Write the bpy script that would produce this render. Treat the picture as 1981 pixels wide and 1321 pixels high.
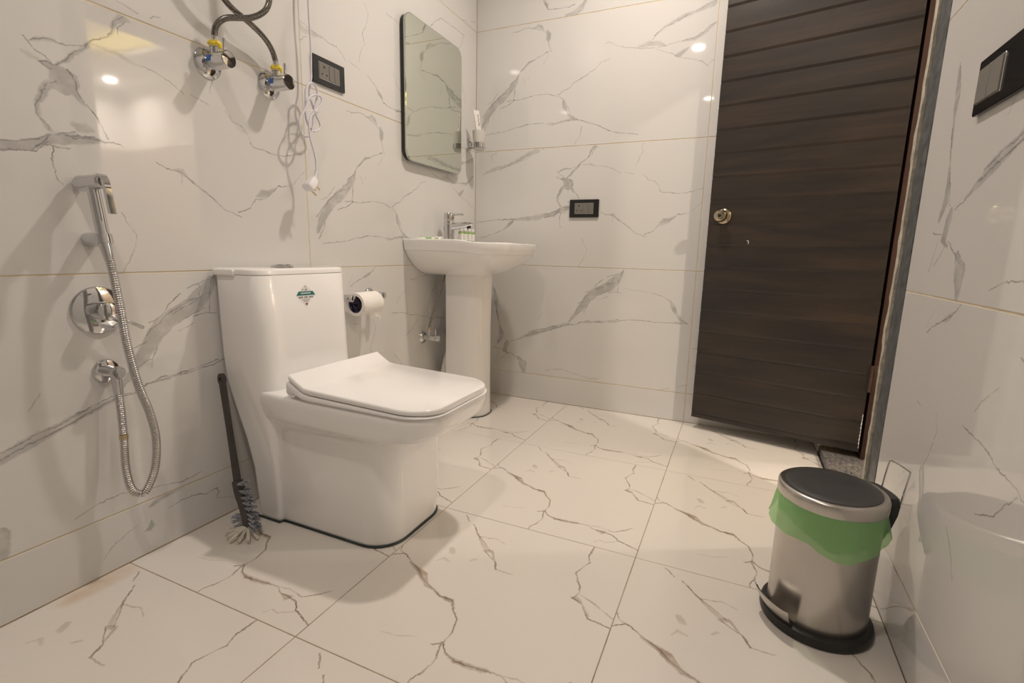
import bpy, bmesh, math, random
from mathutils import Vector, Matrix
R = math.radians
random.seed(7)
for o in list(bpy.data.objects):
    bpy.data.objects.remove(o)
SC = bpy.context.scene
COL = SC.collection

# ---------------------------------------------------------------- room measures (metres)
D, W, H = 2.5335, 1.750, 2.60          # back wall y, right wall x, ceiling
YF = -2.10                              # wall behind the photographer
Z0, TH, TW = 0.1458, 0.600, 1.200       # skirting course, tile course, tile length

# ---------------------------------------------------------------- camera
cam_d = bpy.data.cameras.new('camera')
cam = bpy.data.objects.new('camera', cam_d)
COL.objects.link(cam)
cam_d.sensor_width = 36.0
cam_d.sensor_fit = 'HORIZONTAL'
cam_d.lens = 967.49 / 1981.0 * 36.0
cam_d.clip_start = 0.02
yaw, pitch, roll = -0.4203, 0.1785, 0.0226
f0 = Vector((math.sin(yaw), math.cos(yaw), 0)); r0 = Vector((math.cos(yaw), -math.sin(yaw), 0)); u0 = Vector((0, 0, 1))
fw = f0 * math.cos(pitch) - u0 * math.sin(pitch)
up = u0 * math.cos(pitch) + f0 * math.sin(pitch)
rt = r0 * math.cos(roll) + up * math.sin(roll)
up = up * math.cos(roll) - r0 * math.sin(roll)
cm = Matrix((rt, up, -fw)).transposed().to_4x4()
cm.translation = Vector((1.3752, 0.0, 0.8197))
cam.matrix_world = cm
SC.camera = cam

# ---------------------------------------------------------------- world, exposure
wd = bpy.data.worlds.new('world')
SC.world = wd
wd.use_nodes = True
wd.node_tree.nodes['Background'].inputs[0].default_value = (0.02, 0.018, 0.015, 1)
wd.node_tree.nodes['Background'].inputs[1].default_value = 1.0
SC.view_settings.view_transform = 'Standard'
SC.view_settings.look = 'None'
SC.view_settings.gamma = 1.0
SC.view_settings.use_curve_mapping = False
SC.view_settings.exposure = 0.10
SC.cycles.max_bounces = 9
SC.cycles.diffuse_bounces = 5
SC.cycles.glossy_bounces = 5
LAMP_COL = (1.0, 0.875, 0.765)
LAMPS = [(0.87, 0.12, H, 7.0), (0.93, 1.80, H, 16.5), (0.87, -1.45, H, 0.7)]      # x, y, z, watts
BED_LAMPS = [(3.99, 2.86, H+.198, 24.0), (5.2, 3.60, H, 36.0), (3.4, 0.6, H+.198, 60.0)]  # last lamp is added, unseen, to brighten the walls beyond the door

# ---------------------------------------------------------------- helpers
def V(*a):
    return Vector(a)

class MB:
    """collects geometry in world coordinates"""
    def __init__(s):
        s.v = []; s.f = []; s.uv = None
    def add(s, vs, fs):
        b = len(s.v)
        s.v += [Vector(p) for p in vs]
        s.f += [tuple(i + b for i in f) for f in fs]
        return s
    def box(s, x0, x1, y0, y1, z0, z1, bev=0.0, seg=2):
        if bev <= 0:
            return s.add([(x0,y0,z0),(x1,y0,z0),(x1,y1,z0),(x0,y1,z0),(x0,y0,z1),(x1,y0,z1),(x1,y1,z1),(x0,y1,z1)],
                  [(0,3,2,1),(4,5,6,7),(0,1,5,4),(1,2,6,5),(2,3,7,6),(3,0,4,7)])
        bm = bmesh.new()
        bmesh.ops.create_cube(bm, size=1.0)
        for v in bm.verts:
            v.co = Vector(((x0+x1)/2 + v.co.x*(x1-x0), (y0+y1)/2 + v.co.y*(y1-y0), (z0+z1)/2 + v.co.z*(z1-z0)))
        bmesh.ops.bevel(bm, geom=bm.edges[:], offset=bev, segments=seg, profile=0.5, affect='EDGES')
        bm.verts.index_update()
        s.add([v.co.copy() for v in bm.verts], [tuple(v.index for v in f.verts) for f in bm.faces])
        bm.free()
        return s
    def rings(s, rs, cap0=True, cap1=True, closed=True):
        n = len(rs[0]); vs = []; fs = []
        for r in rs: vs += r
        for i in range(len(rs)-1):
            for j in range(n if closed else n-1):
                k = (j+1) % n
                fs.append((i*n+j, i*n+k, (i+1)*n+k, (i+1)*n+j))
        if cap0: fs.append(tuple(reversed(range(n))))
        if cap1: fs.append(tuple((len(rs)-1)*n + j for j in range(n)))
        return s.add(vs, fs)
    def lathe(s, prof, org=(0,0,0), axis=(0,0,1), n=24, cap0=True, cap1=True, ref=None):
        """prof: list of (radius, height along axis)"""
        a = Vector(axis).normalized(); o = Vector(org)
        t = Vector(ref) if ref else (Vector((1,0,0)) if abs(a.x) < 0.9 else Vector((0,1,0)))
        e1 = (t - a*t.dot(a)).normalized(); e2 = a.cross(e1)
        rs = [[o + a*h + (e1*math.cos(2*math.pi*j/n) + e2*math.sin(2*math.pi*j/n))*max(r,1e-5) for j in range(n)] for r, h in prof]
        return s.rings(rs, cap0, cap1)
    def cyl(s, p0, p1, r0, r1=None, n=20, bev=0.0):
        p0 = Vector(p0); p1 = Vector(p1); L = (p1-p0).length
        r1 = r0 if r1 is None else r1
        if bev > 0:
            prof = [(r0-bev,0),(r0-bev*.3,bev*.3),(r0,bev),(r1,L-bev),(r1-bev*.3,L-bev*.3),(r1-bev,L)]
        else:
            prof = [(r0,0),(r1,L)]
        return s.lathe(prof, p0, p1-p0, n)
    def tube(s, pts, r, n=10, sub=6, smooth=True, rad=None):
        P = catmull(pts, sub) if smooth else [Vector(p) for p in pts]
        T = []
        for i in range(len(P)):
            a = P[max(i-1,0)]; b = P[min(i+1,len(P)-1)]
            T.append((b-a).normalized())
        t = T[0]; e = Vector((1,0,0)) if abs(t.x) < .8 else Vector((0,1,0))
        e = (e - t*e.dot(t)).normalized(); rs = []
        for i, p in enumerate(P):
            t = T[i]; e = (e - t*e.dot(t)).normalized(); g = t.cross(e)
            rr = r if rad is None else rad(i, len(P))
            rs.append([p + (e*math.cos(2*math.pi*j/n) + g*math.sin(2*math.pi*j/n))*rr for j in range(n)])
        return s.rings(rs)
    def prism(s, poly, M, d):
        """poly: 2D outline, M(x,y,h)->3D"""
        n = len(poly)
        vs = [M(x,y,0) for x,y in poly] + [M(x,y,d) for x,y in poly]
        fs = [tuple(reversed(range(n))), tuple(range(n,2*n))] + [(i,(i+1)%n,n+(i+1)%n,n+i) for i in range(n)]
        return s.add(vs, fs)
    def sphere(s, c, r, n=16, m=10, sc=(1,1,1)):
        c = Vector(c); rs = []
        for i in range(m+1):
            th = math.pi*i/m; th = min(max(th, .02), math.pi-.02)
            rs.append([c + Vector((math.sin(th)*math.cos(2*math.pi*j/n)*r*sc[0], math.sin(th)*math.sin(2*math.pi*j/n)*r*sc[1], -math.cos(th)*r*sc[2])) for j in range(n)])
        return s.rings(rs)

def catmull(pts, sub):
    P = [Vector(p) for p in pts]; out = []
    for i in range(len(P)-1):
        a = P[max(i-1,0)]; b = P[i]; c = P[i+1]; d = P[min(i+2,len(P)-1)]
        for k in range(sub):
            t = k/sub
            out.append(.5*((2*b) + (c-a)*t + (2*a-5*b+4*c-d)*t*t + (3*b-a-3*c+d)*t**3))
    out.append(P[-1])
    return out

def rrect(x0, x1, y0, y1, r, n=6):
    """rounded rectangle outline (counter-clockwise); r = one radius or (r_x0y0, r_x1y0, r_x1y1, r_x0y1)"""
    rr = (r,)*4 if not isinstance(r, (tuple, list)) else r
    out = []
    for (cx, cy, sx, sy, a0, q) in ((x0,y0,1,1,180,rr[0]),(x1,y0,-1,1,270,rr[1]),(x1,y1,-1,-1,0,rr[2]),(x0,y1,1,-1,90,rr[3])):
        for k in range(n+1):
            a = R(a0 + 90*k/n)
            out.append((cx + sx*q + q*math.cos(a), cy + sy*q + q*math.sin(a)))
    return out

def worldloc(o):
    return Vector(o['_org']) if '_org' in o else o.location.copy()

def obj(name, mb, mat, parent=None, loc=None, sharp=38, flat=False, mesh=None):
    org = worldloc(parent) if parent else (Vector(loc) if loc else Vector((0,0,0)))
    if mesh is None:
        me = bpy.data.meshes.new(name)
        me.from_pydata([tuple(v - org) for v in mb.v], [], mb.f)
        me.validate(); me.update()
        bm = bmesh.new(); bm.from_mesh(me)
        bmesh.ops.recalc_face_normals(bm, faces=bm.faces[:])
        bm.to_mesh(me); bm.free()
        if not flat:
            me.shade_smooth()
            me.set_sharp_from_angle(angle=R(sharp))
        if mat: me.materials.append(mat)
    else:
        me = mesh
    o = bpy.data.objects.new(name, me)
    COL.objects.link(o)
    if parent:
        o.parent = parent
    else:
        o.location = org
    ORG[o.name] = org
    return o

ORG = {}
def worldloc(o):
    return ORG[o.name].copy()

def thing(name, label, cat, loc, group=None):
    o = bpy.data.objects.new(name, None)
    COL.objects.link(o)
    o.empty_display_size = 0.05
    o.location = loc
    ORG[o.name] = Vector(loc)
    return tag(o, label, cat, group)

def tag(o, label=None, cat=None, group=None, kind=None):
    if label: o['label'] = label
    if cat: o['category'] = cat
    if group: o['group'] = group
    if kind: o['kind'] = kind
    return o

# ---------------------------------------------------------------- materials
MATS = {}
def mat(name, col, rough=.5, metal=0.0, **kw):
    m = bpy.data.materials.new(name); m.use_nodes = True
    b = m.node_tree.nodes['Principled BSDF']
    b.inputs['Base Color'].default_value = (*col, 1)
    b.inputs['Roughness'].default_value = rough
    b.inputs['Metallic'].default_value = metal
    for k, v in kw.items():
        b.inputs[k.replace('_', ' ')].default_value = v
    MATS[name] = m
    return m

def nn(t, typ, **kw):
    n = t.nodes.new(typ)
    for k, v in kw.items(): setattr(n, k, v)
    return n

def math_node(t, op, a, b=None, c=None, clamp=False):
    n = t.nodes.new('ShaderNodeMath'); n.operation = op; n.use_clamp = clamp
    for i, x in enumerate((a, b, c)):
        if x is None: continue
        if isinstance(x, (int, float)): n.inputs[i].default_value = x
        else: t.links.new(x, n.inputs[i])
    return n.outputs[0]

def noise_variation(m, scale, amount, detail=3, stretch=(1,1,1), bump=0.0, bscale=None, rough_var=0.0):
    """procedural mottling of the base colour (and a little relief) in object space"""
    t = m.node_tree; b = t.nodes['Principled BSDF']
    tc = nn(t, 'ShaderNodeTexCoord'); mp = nn(t, 'ShaderNodeMapping'); mp.inputs['Scale'].default_value = stretch
    t.links.new(tc.outputs['Object'], mp.inputs['Vector'])
    no = nn(t, 'ShaderNodeTexNoise'); no.inputs['Scale'].default_value = scale; no.inputs['Detail'].default_value = detail
    t.links.new(mp.outputs[0], no.inputs['Vector'])
    c = Vector(b.inputs['Base Color'].default_value[:3])
    rp = nn(t, 'ShaderNodeValToRGB')
    rp.color_ramp.elements[0].position = .3; rp.color_ramp.elements[1].position = .7
    rp.color_ramp.elements[0].color = (*(c*(1-amount)), 1); rp.color_ramp.elements[1].color = (*[min(1, x*(1+amount)) for x in c], 1)
    t.links.new(no.outputs['Fac'], rp.inputs[0]); t.links.new(rp.outputs[0], b.inputs['Base Color'])
    if bump:
        n2 = nn(t, 'ShaderNodeTexNoise'); n2.inputs['Scale'].default_value = bscale or scale*4; n2.inputs['Detail'].default_value = 4
        t.links.new(mp.outputs[0], n2.inputs['Vector'])
        bp = nn(t, 'ShaderNodeBump'); bp.inputs['Strength'].default_value = bump; bp.inputs['Distance'].default_value = .002
        t.links.new(n2.outputs['Fac'], bp.inputs['Height']); t.links.new(bp.outputs[0], b.inputs['Normal'])
    return m

ceramic = noise_variation(mat('ceramic', (.92,.91,.90), .06, Coat_Weight=.5, Coat_Roughness=.03), 3, .012)
seat_plastic = noise_variation(mat('seat_plastic', (.92,.91,.90), .12), 3, .01)
chrome = noise_variation(mat('chrome', (.64,.64,.65), .04, 1.0), 4, .02)
chrome_satin = noise_variation(mat('chrome_satin', (.60,.59,.58), .18, 1.0), 6, .03)
white_plastic = noise_variation(mat('white_plastic', (.82,.81,.84), .3), 5, .02)
cord_white = noise_variation(mat('cord_white', (.70,.68,.76), .38), 8, .03)
brass = noise_variation(mat('brass', (.66,.55,.34), .22, 1.0), 20, .06)
black_glass = noise_variation(mat('black_glass', (.010,.011,.012), .06), 5, .1)
grey_module = noise_variation(mat('grey_module', (.22,.21,.19), .38, .4), 4, .02)
black_plastic = noise_variation(mat('black_plastic', (.014,.013,.013), .42), 12, .2)
pad_plastic = noise_variation(mat('pad_plastic', (.036,.036,.036), .5), 14, .18, bump=.15, bscale=900)
hole_black = noise_variation(mat('hole_black', (.004,.004,.004), .7), 20, .1)
yellow_tape = noise_variation(mat('yellow_tape', (.83,.64,.04), .4), 30, .08)
blue_sticker = noise_variation(mat('blue_sticker', (.03,.13,.48), .4), 30, .06)
white_paper = noise_variation(mat('white_paper', (.82,.80,.78), .85), 40, .03, bump=.2, bscale=160)
tissue = noise_variation(mat('tissue', (.88,.85,.82), .95), 50, .02, bump=.35, bscale=220)
core_blue = mat('core_print', (.30,.29,.32), .8)
teal = noise_variation(mat('teal_print', (.02,.17,.17), .4), 30, .05)
print_grey = noise_variation(mat('print_grey', (.16,.15,.15), .6), 40, .1)
print_rust = noise_variation(mat('print_rust', (.30,.10,.05), .5), 60, .3)
print_navy = noise_variation(mat('print_navy', (.02,.02,.10), .5), 60, .1)
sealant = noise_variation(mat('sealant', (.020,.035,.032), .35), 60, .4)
brush_dark = noise_variation(mat('brush_dark', (.050,.042,.038), .38), 20, .12, bump=.1, bscale=300)
bristle_grey = noise_variation(mat('bristle_grey', (.33,.35,.39), .55), 80, .2)
bristle_white = noise_variation(mat('bristle_white', (.72,.68,.60), .6), 80, .1)
mirror_glass = noise_variation(mat('mirror_glass', (.70,.735,.66), .008, 1.0), 2, .01)
mirror_edge = noise_variation(mat('mirror_edge', (.018,.020,.019), .15), 8, .15)
mirror_bevel = noise_variation(mat('mirror_bevel', (.55,.60,.54), .05, .8), 8, .05)
knob_metal = noise_variation(mat('knob_metal', (.50,.43,.30), .14, 1.0), 20, .06)
frame_brown = noise_variation(mat('frame_brown', (.050,.024,.017), .38), 4, .15, stretch=(8,8,1), bump=.12, bscale=20)
white_paint = noise_variation(mat('white_paint', (.80,.79,.77), .75), 3, .015, bump=.05, bscale=120)
bed_panel = noise_variation(mat('bed_panel', (.42,.36,.31), .45), 2, .08)
bed_floor_m = noise_variation(mat('bed_floor', (.50,.46,.41), .2), 2, .05)
lamp_trim_m = noise_variation(mat('lamp_trim', (.85,.85,.84), .35), 10, .02)
heater_white = noise_variation(mat('heater_white', (.82,.82,.82), .2), 3, .01)
red_dot = noise_variation(mat('red_dot', (.32,.02,.02), .3), 30, .05)
bottle_green = noise_variation(mat('bottle_green', (.42,.60,.24), .2, Transmission_Weight=.35), 30, .08)
bottle_label = noise_variation(mat('bottle_label', (.80,.80,.76), .55), 90, .04)
leaf_green = noise_variation(mat('leaf_green', (.25,.50,.16), .5), 60, .15)
amber_print = noise_variation(mat('amber_print', (.45,.25,.12), .6), 90, .3)
frosted = noise_variation(mat('frosted_glass', (.82,.80,.76), .45, Transmission_Weight=.35), 20, .02)
bare_pipe = noise_variation(mat('bare_pipe', (.78,.76,.72), .4), 12, .03)

# braided hose: fine diagonal weave over dark rubber
def braid(name, c0, c1, sc):
    m = mat(name, c1, .22, .95); t = m.node_tree; b = t.nodes['Principled BSDF']
    tc = nn(t, 'ShaderNodeTexCoord'); w = nn(t, 'ShaderNodeTexNoise'); w.inputs['Scale'].default_value = sc; w.inputs['Detail'].default_value = 1
    t.links.new(tc.outputs['Object'], w.inputs['Vector'])
    rp = nn(t, 'ShaderNodeValToRGB'); rp.color_ramp.elements[0].position = .42; rp.color_ramp.elements[1].position = .6
    rp.color_ramp.elements[0].color = (*c0, 1); rp.color_ramp.elements[1].color = (*c1, 1)
    t.links.new(w.outputs['Fac'], rp.inputs[0]); t.links.new(rp.outputs[0], b.inputs['Base Color'])
    bp = nn(t, 'ShaderNodeBump'); bp.inputs['Strength'].default_value = .25; bp.inputs['Distance'].default_value = .0006
    t.links.new(w.outputs['Fac'], bp.inputs['Height']); t.links.new(bp.outputs[0], b.inputs['Normal'])
    return m
braided = braid('braided_steel', (.06,.058,.055), (.34,.32,.29), 700)
braided_light = braid('braided_steel_light', (.20,.19,.17), (.48,.46,.42), 900)

# brushed steel of the bin: fine rings around the axis
brushed = mat('brushed_steel', (.52,.495,.465), .27, 1.0)
t = brushed.node_tree; b = t.nodes['Principled BSDF']
tc = nn(t, 'ShaderNodeTexCoord'); mp = nn(t, 'ShaderNodeMapping'); mp.inputs['Scale'].default_value = (2, 2, 500)
t.links.new(tc.outputs['Object'], mp.inputs['Vector'])
no = nn(t, 'ShaderNodeTexNoise'); no.inputs['Scale'].default_value = 1.0; no.inputs['Detail'].default_value = 2
t.links.new(mp.outputs[0], no.inputs['Vector'])
t.links.new(math_node(t, 'MULTIPLY_ADD', no.outputs['Fac'], .03, .25), b.inputs['Roughness'])
brushed_lid = brushed

# green bin bag: thin translucent film
bag = bpy.data.materials.new('green_film'); bag.use_nodes = True
t = bag.node_tree; b = t.nodes['Principled BSDF']; out = t.nodes['Material Output']
b.inputs['Base Color'].default_value = (.36,.66,.30,1); b.inputs['Roughness'].default_value = .28
tl = nn(t, 'ShaderNodeBsdfTranslucent'); tl.inputs[0].default_value = (.55,.90,.46,1)
tr = nn(t, 'ShaderNodeBsdfTransparent'); tr.inputs[0].default_value = (.72,.96,.66,1)
m1 = nn(t, 'ShaderNodeMixShader'); m1.inputs[0].default_value = .35
m2 = nn(t, 'ShaderNodeMixShader'); m2.inputs[0].default_value = .40
tc = nn(t, 'ShaderNodeTexCoord'); no = nn(t, 'ShaderNodeTexNoise'); no.inputs['Scale'].default_value = 28; no.inputs['Detail'].default_value = 3
t.links.new(tc.outputs['Object'], no.inputs['Vector'])
bp = nn(t, 'ShaderNodeBump'); bp.inputs['Strength'].default_value = .5; bp.inputs['Distance'].default_value = .006
t.links.new(no.outputs['Fac'], bp.inputs['Height']); t.links.new(bp.outputs[0], b.inputs['Normal'])
t.links.new(b.outputs[0], m1.inputs[1]); t.links.new(tl.outputs[0], m1.inputs[2])
t.links.new(m1.outputs[0], m2.inputs[1]); t.links.new(tr.outputs[0], m2.inputs[2])
t.links.new(m2.outputs[0], out.inputs['Surface'])

# toilet-roll core: blue print on grey card
t = core_blue.node_tree; b = t.nodes['Principled BSDF']
tc = nn(t, 'ShaderNodeTexCoord'); no = nn(t, 'ShaderNodeTexNoise'); no.inputs['Scale'].default_value = 90; no.inputs['Detail'].default_value = 2
t.links.new(tc.outputs['Object'], no.inputs['Vector'])
rp = nn(t, 'ShaderNodeValToRGB'); rp.color_ramp.interpolation = 'LINEAR'
rp.color_ramp.elements[0].position = .46; rp.color_ramp.elements[1].position = .54
rp.color_ramp.elements[0].color = (.02,.02,.12,1); rp.color_ramp.elements[1].color = (.22,.20,.22,1)
t.links.new(no.outputs['Fac'], rp.inputs[0]); t.links.new(rp.outputs[0], b.inputs['Base Color'])

# door: dark walnut print, grain across the leaf
wood = mat('dark_walnut', (.05,.035,.025), .33)
t = wood.node_tree; b = t.nodes['Principled BSDF']
tc = nn(t, 'ShaderNodeTexCoord'); mp = nn(t, 'ShaderNodeMapping'); mp.inputs['Scale'].default_value = (1.3, 1.3, 11)
t.links.new(tc.outputs['Object'], mp.inputs['Vector'])
no = nn(t, 'ShaderNodeTexNoise'); no.inputs['Scale'].default_value = 1.5; no.inputs['Detail'].default_value = 8; no.inputs['Roughness'].default_value = .62; no.inputs['Distortion'].default_value = .3
t.links.new(mp.outputs[0], no.inputs['Vector'])
rp = nn(t, 'ShaderNodeValToRGB'); rp.color_ramp.elements[0].position = .36; rp.color_ramp.elements[1].position = .68
rp.color_ramp.elements[0].color = (.020,.0165,.0150,1); rp.color_ramp.elements[1].color = (.050,.033,.0235,1)
e = rp.color_ramp.elements.new(.52); e.color = (.031,.0235,.019,1)
t.links.new(no.outputs['Fac'], rp.inputs[0]); t.links.new(rp.outputs[0], b.inputs['Base Color'])
n2 = nn(t, 'ShaderNodeTexNoise'); n2.inputs['Scale'].default_value = 420; n2.inputs['Detail'].default_value = 2
t.links.new(tc.outputs['Object'], n2.inputs['Vector'])
bp = nn(t, 'ShaderNodeBump'); bp.inputs['Strength'].default_value = .22; bp.inputs['Distance'].default_value = .0012
t.links.new(n2.outputs['Fac'], bp.inputs['Height']); t.links.new(bp.outputs[0], b.inputs['Normal'])
wood_groove = wood

granite = mat('granite', (.09,.085,.085), .35)
t = granite.node_tree; b = t.nodes['Principled BSDF']
tc = nn(t, 'ShaderNodeTexCoord'); mp = nn(t, 'ShaderNodeMapping'); mp.inputs['Scale'].default_value = (60, 22, 60)
t.links.new(tc.outputs['Object'], mp.inputs['Vector'])
no = nn(t, 'ShaderNodeTexNoise'); no.inputs['Scale'].default_value = 1.6; no.inputs['Detail'].default_value = 8; no.inputs['Roughness'].default_value = .75
t.links.new(mp.outputs[0], no.inputs['Vector'])
rp = nn(t, 'ShaderNodeValToRGB'); rp.color_ramp.elements[0].position = .35; rp.color_ramp.elements[1].position = .72
rp.color_ramp.elements[0].color = (.030,.028,.029,1); rp.color_ramp.elements[1].color = (.34,.32,.31,1)
t.links.new(no.outputs['Fac'], rp.inputs[0]); t.links.new(rp.outputs[0], b.inputs['Base Color'])
mortar = noise_variation(mat('mortar', (.44,.41,.34), .9), 60, .25, bump=.9, bscale=120)
cement = noise_variation(mat('cement', (.085,.09,.095), .40), 40, .4, bump=.5, bscale=90)

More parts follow.
